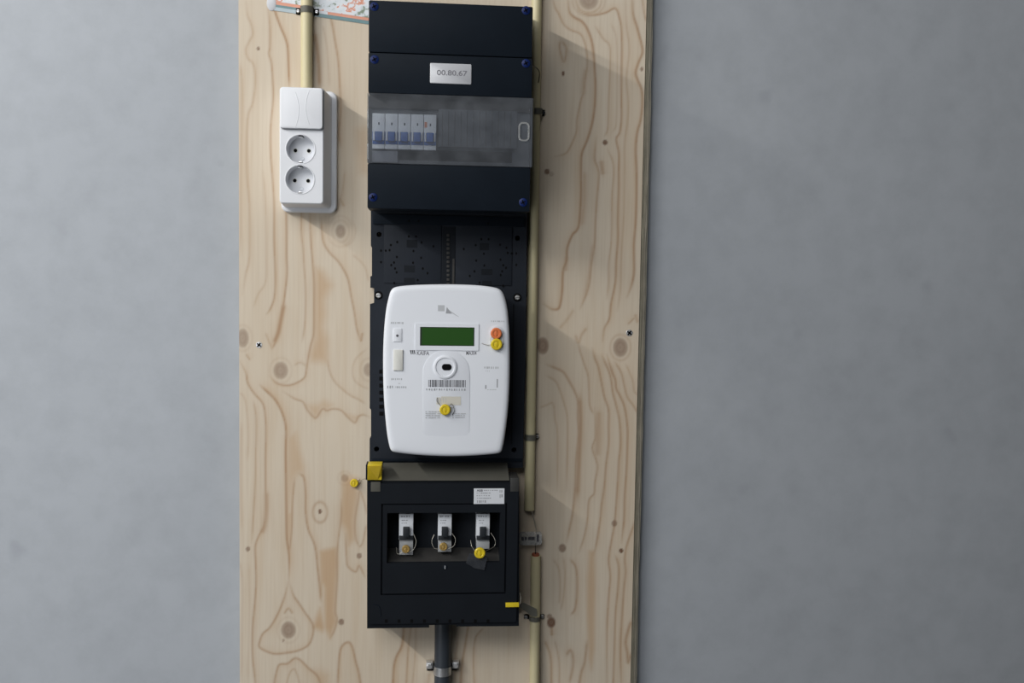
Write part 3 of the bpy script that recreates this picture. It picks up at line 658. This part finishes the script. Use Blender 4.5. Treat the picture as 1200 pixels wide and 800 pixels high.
# five breakers behind the clear window
def breaker5(x0, x1, label, off=None):
    b_ = thing('circuit_breaker', label, 'circuit breaker', PV((x0+x1)/2, 175, 0), 'breakers behind the clear window')
    g = .25
    bm = NB(); pbox(bm, x0+g, 133.5+off, x1-g, 175.0+off, IH-9.5, IH, .5); obj('body', bm, M_cb, b_)
    bm = NB(); pbox(bm, x0+g+.2, 154.8+off, x1-g-.2, 169.5+off, IH, IH+.7, .2); tb = obj('toggle_field', bm, M_toggle, b_)
    bm = NB(); pbox(bm, x0+3.6, 154.5+off, x1-3.6, 165.5+off, IH, IH+7, .8); obj('toggle', bm, M_toggle, b_)
    for s in (x0+1.1, x1-3.0):
        bm = NB(); pbox(bm, s, 154+off, s+1.9, 165+off, IH, IH+3, .3); obj('guard', bm, M_cb, b_)
    bm = NB(); xm = (x0+x1)/2; pbox(bm, xm-.3, 144+off, xm+1.2, 147+off, IH, IH+.15); obj('printed_mark', bm, M_ink, b_)
    return b_
ords = ['leftmost grey circuit breaker with blue toggle behind the clear window', 'second breaker from the left behind the clear window', 'middle one of the five blue-toggled breakers behind the window', 'fourth breaker from the left, next to the orange-marked one', 'rightmost breaker of the row, with a small orange mark']
for k_ in range(5):
    b_ = breaker5(436+15.1*k_, 436+15.1*(k_+1), ords[k_], (k_-2)*.4)
    if k_ == 4:
        bm = NB(); pbox(bm, 497.5, 143, 500.5, 149.5, IH, IH+.25); obj('orange_mark', bm, M_oink, b_)

# thin black wire loop on its right side
bm = NB(); tube(bm, curve_pts([PV(620, 79, 60), PV(626, 78, 45), PV(632, 84, 25), PV(631, 96, 15), PV(628, 108, 10)], 8), .0007, 8)
obj('thin_wire', bm, M_dwire, label='thin black wire loop sticking out right of the distribution box', cat='wire')

# ------------------------------------------------------------------ meter mounting plate
HP = 24
t = thing('meter_mounting_plate', 'dark slotted mounting plate behind the white meter', 'mounting plate', PV(525, 545, 0))
def PL(pts, h): return [P(x, y, h) for x, y in pts]
out = [(434.6, 246), (434.6, 288), (435.8, 290), (435.8, 323), (434, 324), (434, 337), (438.3, 337.5), (438.3, 355), (433.6, 356), (433.2, 478), (434.8, 480), (434.8, 512), (433.2, 514), (433, 548), (612.8, 548), (613.6, 500), (615.6, 430), (616.6, 340), (617.5, 246)]
hol = [circ(*P(444.2, 274.6, HP), 2.9*PXM, 16), circ(*P(606.5, 279, HP), 3*PXM, 16), circ(*P(441.3, 526, HP), 3*PXM, 16), circ(*P(602.5, 527, HP), 3*PXM, 16)]
bm = NB(); plate(bm, PL(out, HP), hol, 2, HP); obj('base', bm, M_plate, t)
bm = NB(); pbox(bm, 437, 252.5, 614.5, 264, HP, HP+3, .5); obj('top_rail', bm, M_black, t)
bm = NB(); pbox(bm, 450, 262, 517, 332, HP, HP+1.4, .4); obj('raised_panel', bm, M_plate, t)
bm = NB(); pbox(bm, 534, 264, 600, 334, HP, HP+1.4, .4); obj('raised_panel', bm, M_plate, t)
bm = NB(); pbox(bm, 518.5, 266, 533.5, 336, HP, HP+.5); ch_ = obj('centre_channel', bm, M_black2, t)
for k_ in range(12):
    bm = NB(); y = 274+k_*5.2; pbox(bm, 523.5, y, 526.8, y+3.0, HP+.5, HP+1.5, .2); obj('tooth', bm, M_gdark, ch_)
bm = NB(); pbox(bm, 530, 303, 532.5, 336, HP+.5, HP+1.6); obj('channel_rib', bm, M_gdark, ch_)
# moulded pin holes (mirrored pattern, 1-3 px each)
bm = NB()
hs = [(479.5, 258.6), (490.5, 258.8), (479, 277), (487.5, 277), (465.5, 283.5), (458, 287), (446.5, 293.6), (452, 293.6), (456.5, 293), (484.5, 294), (494, 284), (508, 288.5), (465, 301), (446.5, 307), (461.7, 307.5), (458.5, 310.5), (463, 314.5), (464.8, 319), (484, 307.8), (493.5, 302), (495.5, 314.6), (501, 320), (489.5, 328), (462, 331.5)]
for x, y in hs:
    for xx in (x, 1051.5-x):
        if xx > 612: continue
        yy = y+(3.2 if xx > 525 else 0); hz = HP+1.55 if (450 < xx < 517 or 534 < xx < 600) else HP+.15
        if yy < 262: hz = HP+3.1
        cx, cz = P(xx, yy, hz); loft(bm, [(circ(cx, cz, 1.15*PXM, 10, 1.5*PXM), hz-.4), (circ(cx, cz, 1.15*PXM, 10, 1.5*PXM), hz)])
obj('pin_holes', bm, M_hole, t, kind='stuff')
for x0, y0, x1, y1 in ((476.5, 281, 489, 290), (473.5, 311, 486, 319), (473.5, 325.5, 486, 331), (564, 315, 577, 322), (565, 329, 576, 334), (562, 285, 573, 293)):
    bm = NB(); pbox(bm, x0, y0, x1, y1, HP+1, HP+1.65); obj('label_recess', bm, M_black2, t)
for x, y in ((443.6, 346), (606.3, 348.5)):
    cx, cz = P(x, y, HP); bm = NB(); loft(bm, [(circ(cx, cz, .0062, 20), HP-.2), (circ(cx, cz, .0062, 20), HP+.2)]); obj('screw_seat', bm, M_hole, t)
    bm = NB(); loft(bm, [(circ(cx, cz, .0036, 16), HP), (circ(cx, cz, .0036, 16), HP+2), (circ(cx, cz, .0026, 16), HP+3.2)]); s_ = obj('screw', bm, M_steel, t)
    bm = NB(); box(bm, cx-.003, cx+.003, HP+2.9, HP+3.35, cz-.0004, cz+.0004); obj('slot', bm, M_hole, s_)
bm = NB(); pbox(bm, 603.8, 276, 609.2, 282, 2.2, 6); obj('hole_plug', bm, M_hole, t)
for x, y in ((441.3, 526), (602.5, 527)):
    bm = NB(); disc(bm, x, y, 2, 8, 2.8, 14); obj('hole_plug', bm, M_hole, t)
for k_ in range(7):
    bm = NB(); y = 433+k_*8.2; pbox(bm, 444.5, y, 449.5, y+4.6, HP, HP+.3); obj('vent_slot', bm, M_hole, t)
# side rails beside the meter, dividing line near its foot
bm = NB(); pbox(bm, 599.5, 356, 601.5, 520, HP, HP+1.2); obj('side_rib', bm, M_black2, t)
bm = NB(); pbox(bm, 436, 537.5, 612, 540.5, HP, HP+2.5, .4); obj('bottom_rib', bm, M_black, t)

# ------------------------------------------------------------------ electricity meter
HM = 86
t = thing('electricity_meter', 'white electricity meter with a green display and rounded barrel outline', 'electricity meter', PV(523, 534, HP))
ol = [(464.5, 336), (480, 334.2), (500, 333.3), (523, 333), (545, 333.4), (563, 334.4), (578, 336.4), (585, 338.6), (589, 342.5), (592, 350), (594.6, 362), (596.4, 380), (597.2, 400), (597.4, 430), (596.6, 460), (594.8, 485), (592, 508), (589.4, 523), (587.3, 529), (582, 531.3), (565, 533), (545, 534.1), (523, 534.4), (500, 533.6), (480, 532), (464, 530), (458.8, 528), (456.2, 522), (453.6, 508), (451.2, 485), (449.6, 460), (448.9, 430), (449.2, 405), (450.4, 382), (452.6, 362), (455.6, 348), (458.6, 339.8)]
def dens(lp, n=3):
    q = []; N = len(lp)
    for i in range(N):
        a, b_, c, d = [Vector(lp[(i+k) % N]) for k in (-1, 0, 1, 2)]
        for k in range(n):
            s = k/n; q.append(tuple(.5*((2*b_)+(c-a)*s+(2*a-5*b_+4*c-d)*s*s+(3*b_-a-3*c+d)*s**3)))
    return q
olp = dens(PL(ol, HM-4)); cx = sum(p[0] for p in olp)/len(olp); cz = sum(p[1] for p in olp)/len(olp)
def inset(lp, d):
    w = max(p[0] for p in lp)-min(p[0] for p in lp); h = max(p[1] for p in lp)-min(p[1] for p in lp)
    return [(cx+(p[0]-cx)*(1-2*d/w), cz+(p[1]-cz)*(1-2*d/h)) for p in lp]
bm = NB(); loft(bm, [(inset(olp, .004), HP+3.2), (inset(olp, .004), HP+24), (inset(olp, .0), HP+25), (olp, HM-5), (inset(olp, .0006), HM-3), (inset(olp, .0022), HM-1.2), (inset(olp, .0048), HM-.3), (inset(olp, .009), HM)])
obj('housing', bm, M_meter, t)
# arched middle field
ar = [(495.5, 506)]+[(495.5, 450), (495.5, 438)]+[(523+27.5*math.cos(math.radians(a)), 436-26*math.sin(math.radians(a))) for a in range(172, 7, -12)]+[(550.5, 438), (550.5, 450), (550.5, 506), (547, 510), (523, 511.5), (499, 510)]
arp = PL(ar, HM+.6); bm = NB(); loft(bm, [(arp, HM-.3), (arp, HM+.35), (scaled(arp, .975), HM+.6)])
zlo, zhi = min(p[1] for p in arp), max(p[1] for p in arp)
for v in bm.verts:      # the field runs out flush with the housing at its lower end
    if v.co.y < -HM*MM: v.co.y = -HM*MM + (v.co.y+HM*MM)*min(1, .06+2.2*(v.co.z-zlo)/(zhi-zlo))
obj('arched_field', bm, M_meter2, t)
HA = HM+.6
# display
q0 = RC(486.5, 378.8, 561, 410.5, HM+1); q1 = RC(492.2, 383.2, 556, 405.2, HM+1)
bm = NB(); plate(bm, rrect(*q0, .0015), [rrect(*q1, .0006)], HM-.2, HM+1.0); bz = obj('display_frame', bm, M_meter, t)
bm = NB(); box(bm, q1[0], q1[2], HM-.3, HM+.15, q1[1], q1[3]); d_ = obj('display', bm, M_lcdb, t, label='green unlit liquid crystal display')
bm = NB(); box(bm, q1[0]+.0026, q1[2]-.0016, HM+.15, HM+.35, q1[1]+.001, q1[3]-.001); obj('display_glass', bm, M_lcd, d_)
# optical port
c = P(521.5, 430, HA); bm = NB(); R = 13.8*PXM*.94
loft(bm, [(circ(*c, R, 36), HA-.1), (circ(*c, R, 36), HA+1.2), (circ(*c, R*.93, 36), HA+1.8), (circ(*c, R*.80, 36), HA+1.8), (circ(*c, R*.76, 36), HA+.8), (circ(*c, R*.2, 36), HA+.8)]); op = obj('optical_port', bm, M_meter, t)
q = RC(517.8, 426.4, 529.2, 433.8, HA+1.6); bm = NB(); loft(bm, [(rrect(*q, .0042), HA+.8), (rrect(*q, .0042), HA+1.3)]); obj('port_window', bm, M_hole, op)
# buttons
q = RC(460.5, 384.5, 471, 400.5, HM); bm = NB(); loft(bm, [(rrect(*q, .001), HM-.3), (rrect(*q, .001), HM+.6), (rrect(q[0]+.0005, q[1]+.0005, q[2]-.0005, q[3]-.0005, .0008), HM+.9)]); pb = obj('sensor_panel', bm, M_meter, t)
bm = NB(); disc(bm, 465.6, 393.2, HM+.8, HM+1.1, 1.4, 12); obj('sensor_eye', bm, M_ink, pb)
q = RC(461, 409.5, 472.2, 434, HM); bm = NB(); loft(bm, [(rrect(*q, .001), HM-.3), (rrect(*q, .001), HM+1.4), (rrect(q[0]+.0007, q[1]+.0007, q[2]-.0007, q[3]-.0007, .0008), HM+1.9)]); obj('push_button', bm, M_white2, t)
# print
HT = HM+.12
obj('brand_text', text_bm('KAIFA', 488.6, 411.2, 503.0, 416.0, HT, True), M_ink5, t)
bm = NB()
for k_ in range(3):   # three slanted strokes of the emblem
    x = 480.3+k_*2.1
    bm.faces.new([bm.verts.new(PV(a, b_, HT)) for a, b_ in ((x, 410.2), (x+1.6, 410.2), (x+2.2, 415.0), (x+1.2, 415.0))][::-1])
obj('emblem', bm, M_ink, t, smooth=0)
obj('model_text', text_bm('MA304', 546.3, 411.2, 558.4, 415.8, HT, True), M_ink5, t)
bm = NB(); pbox(bm, 513.2, 357.5, 521, 364.5, HT-.05, HT); obj('emblem', bm, M_ink3, t)
bm = NB(); bm.faces.new([bm.verts.new(PV(a, b_, HT+.05)) for a, b_ in ((523.6, 359.8), (522.4, 367.2), (529.6, 367.4))]); obj('emblem', bm, M_ink2, t, smooth=0)
bm = NB(); bm.faces.new([bm.verts.new(PV(a, b_, HT+.02)) for a, b_ in ((524.5, 362), (524.5, 363.8), (537.5, 371.4), (537.5, 370.8))]); obj('emblem', bm, M_ink3, t, smooth=0)
bm = NB(); X0, Z0, X1, Z1 = RC(502, 445, 545.6, 453.4, HA+.1); x = X0
while x < X1-.0006:
    w = random.choice((.0006, .0009, .0014)); box(bm, x, min(x+w, X1), HA, HA+.1, Z0, Z1); x += w+random.choice((.0006, .0009, .0013))
obj('barcode', bm, M_ink, t)
bm = NB()
bars(bm, 499.5, 455.2, 546.5, 457.8, HA+.1, 16)
obj('small_print', bm, M_ink2, t)
bm = NB(); bars(bm, 458, 377.2, 473, 379.4, HT, 6, .8); bars(bm, 458.5, 443, 472, 445.6, HT, 6); bars(bm, 467, 448.5, 470, 450, HT, 2); bars(bm, 575.5, 375.5, 592, 377.3, HT, 7, .8); bars(bm, 567.5, 429.5, 585.5, 432.3, HT, 7, .7)
bars(bm, 569, 434, 575, 435.2, HT, 3); bars(bm, 571, 456.2, 582, 457.0, HT, 4, .8); obj('small_print', bm, M_ink3, t)
bm = NB(); bars(bm, 453.8, 451.8, 462, 455, HT, 3, .4); bars(bm, 463, 452.5, 477, 455, HT, 8, .5); bars(bm, 568.5, 451, 571, 455.5, HT, 1, .9); bars(bm, 582, 444, 584.5, 455, HT, 1, .9); obj('small_print', bm, M_ink2, t)
bm = NB(); 
for r_ in range(4): bars(bm, 498.5, 481.6+r_*2.3, 516, 483+r_*2.3, HA+.1, 5, .85)
for r_ in range(3): bars(bm, 530, 484+r_*2.1, 546, 485.3+r_*2.1, HA+.1, 5, .85)
obj('small_print', bm, M_ink3, t)
bm = NB(); pbox(bm, 517, 464.5, 540, 474.5, HA, HA+.08); pbox(bm, 511.5, 465.5, 516.2, 473.5, HA, HA+.08); obj('print_patch', bm, M_ink4, t)
bm = NB(); bars(bm, 513, 466, 525, 472, HA+.15, 4, .3); obj('small_print', bm, M_ink3, t)

# ------------------------------------------------------------------ seals
def seal(x, y, r, h, m, label, wires=(), wm=None, name='seal', dome=1.2, thick=5, group='security seals'):
    s = thing(name, label, 'seal', PV(x, y, h), group)
    c = P(x, y, h+thick); R = r*PXM; bm = NB(); n = 22
    loft(bm, [(circ(*c, R*.9, n), h+.2), (circ(*c, R, n), h+1), (circ(*c, R, n), h+thick-1), (circ(*c, R*.86, n), h+thick), (circ(*c, R*.6, n), h+thick), (circ(*c, R*.52, n), h+thick-.7), (circ(*c, R*.2, n), h+thick-.7+dome*.4)]); obj('seal_body', bm, m, s)
    bm = NB(); box(bm, c[0]-R*.09, c[0]+R*.09, h+thick-.9, h+thick+.15, c[1]-R*.5, c[1]+R*.5, .0001); obj('seal_bar', bm, m, s)
    for w in wires:
        bm = NB(); tube(bm, curve_pts([PV(*p) for p in w], 8), .00032, 6); obj('seal_wire', bm, wm or M_wire, s)
    return s
seal(581.6, 390.6, 6.2, HM+.4, M_orange, 'orange round seal on the right of the white meter', [[(576, 393, HM+2), (574.8, 398, HM+2.5), (576, 403, HM+2)]])
seal(582.0, 403.4, 6.4, HM+1.2, M_yellow, 'yellow round seal just below the orange one on the meter', [[(588, 391, HM+2), (589.6, 398, HM+2.5), (588.5, 405, HM+2)], [(575.6, 404, HM+2), (570, 404, HM+1.2), (564.5, 402, HM+.6)]])
bm = NB(); disc(bm, 581.8, 389.8, HM-.2, HM+.5, 8.0, 24); disc(bm, 582, 402.5, HM-.2, HM+.5, 8.0, 24); obj('seal_seat', bm, M_meter2, t)
seal(521.6, 480.2, 6.0, HA+.6, M_yellow, 'yellow round seal low in the middle of the white meter', [[(517, 476, HA+2), (512, 470, HA+1.5), (512.5, 466, HA+.6)], [(526, 478, HA+2), (531, 477, HA+1.6), (532.5, 481, HA+1), (530, 486, HA+.6)], [(526, 476, HA+2), (529, 473, HA+2), (532, 477, HA+1)]], M_dwire)

# ------------------------------------------------------------------ lower box with main breakers
HL = 74
t = thing('main_fuse_box', 'black lower fuse box with a recessed window and three breakers', 'fuse box', PV(519, 736, 0))
# back tray with a notch for the conduit
bm = NB(); o_ = [(431.5, 566), (607.4, 566), (607.4, 731), (536, 731.4), (536, 727), (503, 727), (503, 733), (431.5, 733.5)]
q = RC(453, 601, 586, 658.5, 40)
plate(bm, PL(o_, 40), [], 0, 20); obj('back_tray', bm, M_black2, t)
W = RC(453.5, 600.5, 586, 659, HL)
W2 = (W[0]-.0005, W[1]+.006, W[2]-.0005, W[3]-.0005)
F_ = PL([(430, 563.2), (608.6, 563.2), (608.3, 734.2), (535, 734.8), (535, 732.5), (503, 733), (503, 736), (430, 737)], HL)
wl_ = [(W[0], W[1]), (W[2], W[1]), (W[2], W[3]), (W[0], W[3])]
bm = NB(); plate(bm, F_, [wl_], 18, HL-3); plate_o = obj('cover', bm, M_black2, t)
# outer border field and inner raised field, both round the window
IB = RC(446.5, 589.5, 593.5, 696, HL-1.2)
bm = NB(); Fq = RC(432.5, 566, 606.4, 730, HL); plate(bm, rrect(*Fq, .002), [rrect(*IB, .001)], HL-3, HL); obj('border_field', bm, M_black2, t)
IB2 = RC(448.5, 591.2, 591.6, 694.5, HL+.6); Wm = (W[0]-.0, W[1]-.0, W[2]+.0, W[3]+.0)
bm = NB(); plate(bm, rrect(*IB2, .001), [rrect(Wm[0], Wm[1], Wm[2], Wm[3], .0008)], HL-3, HL+.6); obj('inner_field', bm, M_black2, t)
# recess floor and sloping sill
bm = NB(); box(bm, W[0]-.001, W[2]+.001, 20, 40, W[1]-.001, W[3]+.001); obj('recess_floor', bm, M_black2, t)
bm = NB(); zz = W[1]; vsl = [(W[0], 40, zz), (W[2], 40, zz), (W[2], 40, zz+.012), (W[0], 40, zz+.012), (W[0], 68, zz), (W[2], 68, zz)]
v_ = [bm.verts.new((a, -b_*MM, c)) for a, b_, c in vsl]
for f in ((0, 1, 5, 4), (4, 5, 2, 3), (0, 3, 2, 1), (0, 4, 3), (1, 2, 5)): bm.faces.new([v_[k] for k in f])
bmesh.ops.recalc_face_normals(bm, faces=bm.faces[:]); obj('recess_sill', bm, M_gdark, t)
# sloped hood on top in a lighter olive grey than the box
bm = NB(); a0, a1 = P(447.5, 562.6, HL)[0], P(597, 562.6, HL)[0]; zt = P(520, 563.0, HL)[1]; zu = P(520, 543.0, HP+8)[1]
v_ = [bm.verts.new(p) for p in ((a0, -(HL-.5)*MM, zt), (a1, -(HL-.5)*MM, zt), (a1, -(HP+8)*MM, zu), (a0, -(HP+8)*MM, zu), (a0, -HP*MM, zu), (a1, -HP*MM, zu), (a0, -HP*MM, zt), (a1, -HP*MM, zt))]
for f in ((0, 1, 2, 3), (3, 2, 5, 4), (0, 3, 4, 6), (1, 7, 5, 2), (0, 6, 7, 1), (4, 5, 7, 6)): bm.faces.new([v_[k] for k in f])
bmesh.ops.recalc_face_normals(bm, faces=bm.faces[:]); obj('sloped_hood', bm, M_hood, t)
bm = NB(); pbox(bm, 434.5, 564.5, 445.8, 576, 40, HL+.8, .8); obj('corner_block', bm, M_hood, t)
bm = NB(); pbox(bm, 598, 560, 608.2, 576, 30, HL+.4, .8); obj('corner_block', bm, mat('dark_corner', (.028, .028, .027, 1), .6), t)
bm = NB(); disc(bm, 521.5, 664.5, HL+.2, HL+1, 3.0, 18); s_ = obj('cover_screw', bm, M_black, t)
bm = NB(); pbox(bm, 520.9, 662.5, 522.0, 666.5, HL+1, HL+1.1); obj('slot', bm, M_ink2, s_)
bm = NB()
for k_ in range(9):
    x = 451+k_*14.9
    pbox(bm, x, 725.5, x+3.4, 729.5, HL, HL+.15)
obj('knockout_marks', bm, M_hole, t, kind='stuff')
bm = NB(); tube(bm, curve_pts([PV(437, 708, HL+.2), PV(443, 709, HL+.2), PV(445.5, 714, HL+.2), PV(446, 722, HL+.2)]), .0006, 6); obj('moulded_line', bm, M_black, t)
q = RC(555.3, 572.2, 591.2, 590.4, HL+.9); bm = NB(); box(bm, q[0], q[2], HL, HL+.9, q[1], q[3], .0003, 1); st = obj('rating_sticker', bm, M_tag, t, label='white printed rating sticker')
obj('sticker_text', text_bm('ABB', 558.6, 573.2, 565.8, 575.9, HL+1.0, True), M_ink, st)
bm = NB(); bars(bm, 558.5, 577, 575, 578.2, HL+1, 7, .7); bars(bm, 558.5, 580, 575, 581.2, HL+1, 6, .7); bars(bm, 559, 583, 576, 584.2, HL+1, 7, .7); bars(bm, 559, 586, 570, 589, HL+1, 5, .6); bars(bm, 567, 573.8, 584, 575, HL+1, 7, .7); bars(bm, 585.5, 574, 589.5, 577, HL+1, 2, .7); bars(bm, 585.5, 579, 589.5, 583.5, HL+1, 2, .8); obj('sticker_print', bm, M_ink2, st)

def main_breaker(x0, x1, y1, label):
    b_ = thing('circuit_breaker', label, 'circuit breaker', PV((x0+x1)/2, y1, 40), 'main breakers in the lower box'); hb = 62
    bm = NB(); pbox(bm, x0, 602, x1, 632.5, 40, hb, .6); obj('body', bm, M_cb, b_)
    bm = NB(); pbox(bm, x0+.2, 632.5, x1-.2, y1, 40, hb-3, .6); obj('terminal_shroud', bm, mat('shroud_grey', (.33, .34, .35, 1), .5, vary=.15, vscale=120), b_)
    bm = NB(); pbox(bm, x0+.1, 627.5, x1-.1, 632.5, 46, hb+.7, .3); obj('toggle_field', bm, M_dtoggle, b_)
    xm = (x0+x1)/2; bm = NB(); pbox(bm, xm-3.7, 618, xm+3.7, 629.5, 46, hb+6, .9); obj('toggle', bm, M_dtoggle, b_)
    bm = NB(); bars(bm, x0+2, 604, x1-2, 606, hb+.1, 4, .7); bars(bm, x0+3, 609, x1-6, 610.2, hb+.1, 3, .7); bars(bm, x0+3, 612.2, x1-7, 613.4, hb+.1, 3, .7); obj('printed_mark', bm, M_ink2, b_)
main_breaker(467.6, 484.2, 650, 'leftmost grey main breaker in the lower black box')
main_breaker(513.2, 529.2, 646.5, 'middle grey main breaker in the lower black box')
main_breaker(558.2, 573.8, 643, 'rightmost grey main breaker, above the yellow seal')
hs_ = 64
seal(475.6, 643.6, 4.6, hs_, M_brass, 'brass-coloured seal wired under the leftmost main breaker', [[(484, 624, hs_-3), (487.6, 634, hs_+1), (485, 643, hs_+2), (479, 647, hs_+2)], [(472, 646, hs_+2), (466, 649, hs_+1), (464.5, 641, hs_-2)]])
seal(519.8, 640.8, 4.6, hs_, M_brass, 'brass-coloured seal wired under the middle main breaker', [[(529, 624, hs_-3), (533.6, 631, hs_+1), (532, 639, hs_+2), (525, 643, hs_+2)], [(516, 643, hs_+2), (509, 642, hs_+1), (506, 634, hs_), (509, 626, hs_-3)]])
seal(562.4, 648.2, 6.2, 76.5, M_yellow, 'yellow seal wired under the rightmost main breaker', [[(575, 624, hs_-3), (580, 632, hs_+1), (579, 640, hs_+2), (568, 646, 78)], [(557, 646, 78), (553, 640, hs_+2), (551.5, 633, hs_-2)]])
bm = NB(); tg = [(550, 648), (561, 649), (571, 653.5), (567.5, 668), (556, 665.5), (546, 659.5)]
plate(bm, PL(tg, 76.2), [], 75.2, 76.2); obj('smoky_tag', bm, M_smoke, label='dark translucent plastic tag under the yellow seal in the lower box', cat='tag')

# yellow sealing block on the upper left corner, loose yellow seal, right-hand tags
s = thing('seal_block', 'yellow folded sealing block on the top left corner of the lower box', 'seal', PV(438, 563, HL))
bm = NB(); q = RC(430.2, 545.2, 447.2, 562.8, HL+6); box(bm, q[0], q[2], 50, HL+3, q[1], q[3], .0008); obj('block', bm, M_yellow, s)
bm = NB(); v_ = [bm.verts.new(PV(*p)) for p in ((430.6, 546, HL+4), (447, 545.5, HL+7), (442.5, 561, HL+4), (431, 562.4, HL+3.4), (446.8, 557, HL+3.4))]
for f in ((0, 1, 2), (0, 2, 3), (1, 4, 2)): bm.faces.new([v_[k] for k in f])
bmesh.ops.solidify(bm, geom=bm.faces[:], thickness=.0008); bmesh.ops.recalc_face_normals(bm, faces=bm.faces[:]); obj('folded_flap', bm, M_yellow, s, smooth=0)
bm = NB(); pbox(bm, 428.6, 544.6, 430.4, 562.2, 50, HL+3.5, .3); obj('dark_edge', bm, M_black2, s)
seal(415.0, 566.2, 4.8, 1.5, M_yellow, 'small loose yellow seal hanging on the plywood left of the lower box', [[(420, 566, 3), (425, 562, 8), (430, 560, 50)], [(418, 563, 3), (421, 561, 3), (421.5, 565, 2)]])
s = thing('yellow_tag', 'narrow yellow tag on the lower right edge of the lower box', 'tag', PV(600, 710, HL))
bm = NB(); pbox(bm, 592.6, 706.2, 608.2, 711.2, HL, HL+2.6, .4); obj('tag_strip', bm, M_yellow, s)
bm = NB(); tube(bm, curve_pts([PV(608, 709, HL+1), PV(610, 704, HL-5), PV(609.5, 694, HL-12)]), .0006, 6); obj('tag_wire', bm, M_wire, s)
s = thing('strap_tag', 'grey-beige plastic strap between the lower box and the bottom right conduit', 'strap', PV(618, 712, 20))
bm = NB(); v_ = [PV(*p) for p in ((608.5, 708.5, 40), (614, 706, 36), (629, 713.5, 20), (629.5, 722, 18), (624, 722.5, 20), (611, 712.5, 38))]
f = bm.faces.new([bm.verts.new(p) for p in v_]); bmesh.ops.triangulate(bm, faces=[f]); bmesh.ops.recalc_face_normals(bm, faces=bm.faces[:]); bmesh.ops.solidify(bm, geom=bm.faces[:], thickness=.001); obj('strap_body', bm, M_strap, s)
# clear tag with dark print on a wire, between the two right-hand conduits
s = thing('clear_tag', 'clear plastic wire tag with dark print between the right conduits', 'tag', PV(622, 631, 14))
bm = NB(); q = RC(608, 623, 635, 638.5, 14); loft(bm, [(rrect(*q, .004), 12.6), (rrect(*q, .004), 14)]); tgo = obj('tag_plate', bm, M_cleartag, s)
bm = NB(); bars(bm, 611, 628.8, 627, 633.2, 14.15, 4, .75); bars(bm, 629, 626, 633.5, 635, 14.15, 1, .8); obj('tag_print', bm, M_ink, s)
bm = NB(); tube(bm, curve_pts([PV(621.5, 592, 12), PV(624, 602, 13), PV(627, 613, 14), PV(629, 624, 15)]), .0006, 6); obj('tag_wire', bm, M_wire, s)
bm = NB(); tube(bm, curve_pts([PV(628, 636, 14), PV(627.5, 644, 12), PV(627.6, 652, 9)]), .0006, 6); obj('tag_wire', bm, M_dwire, s)
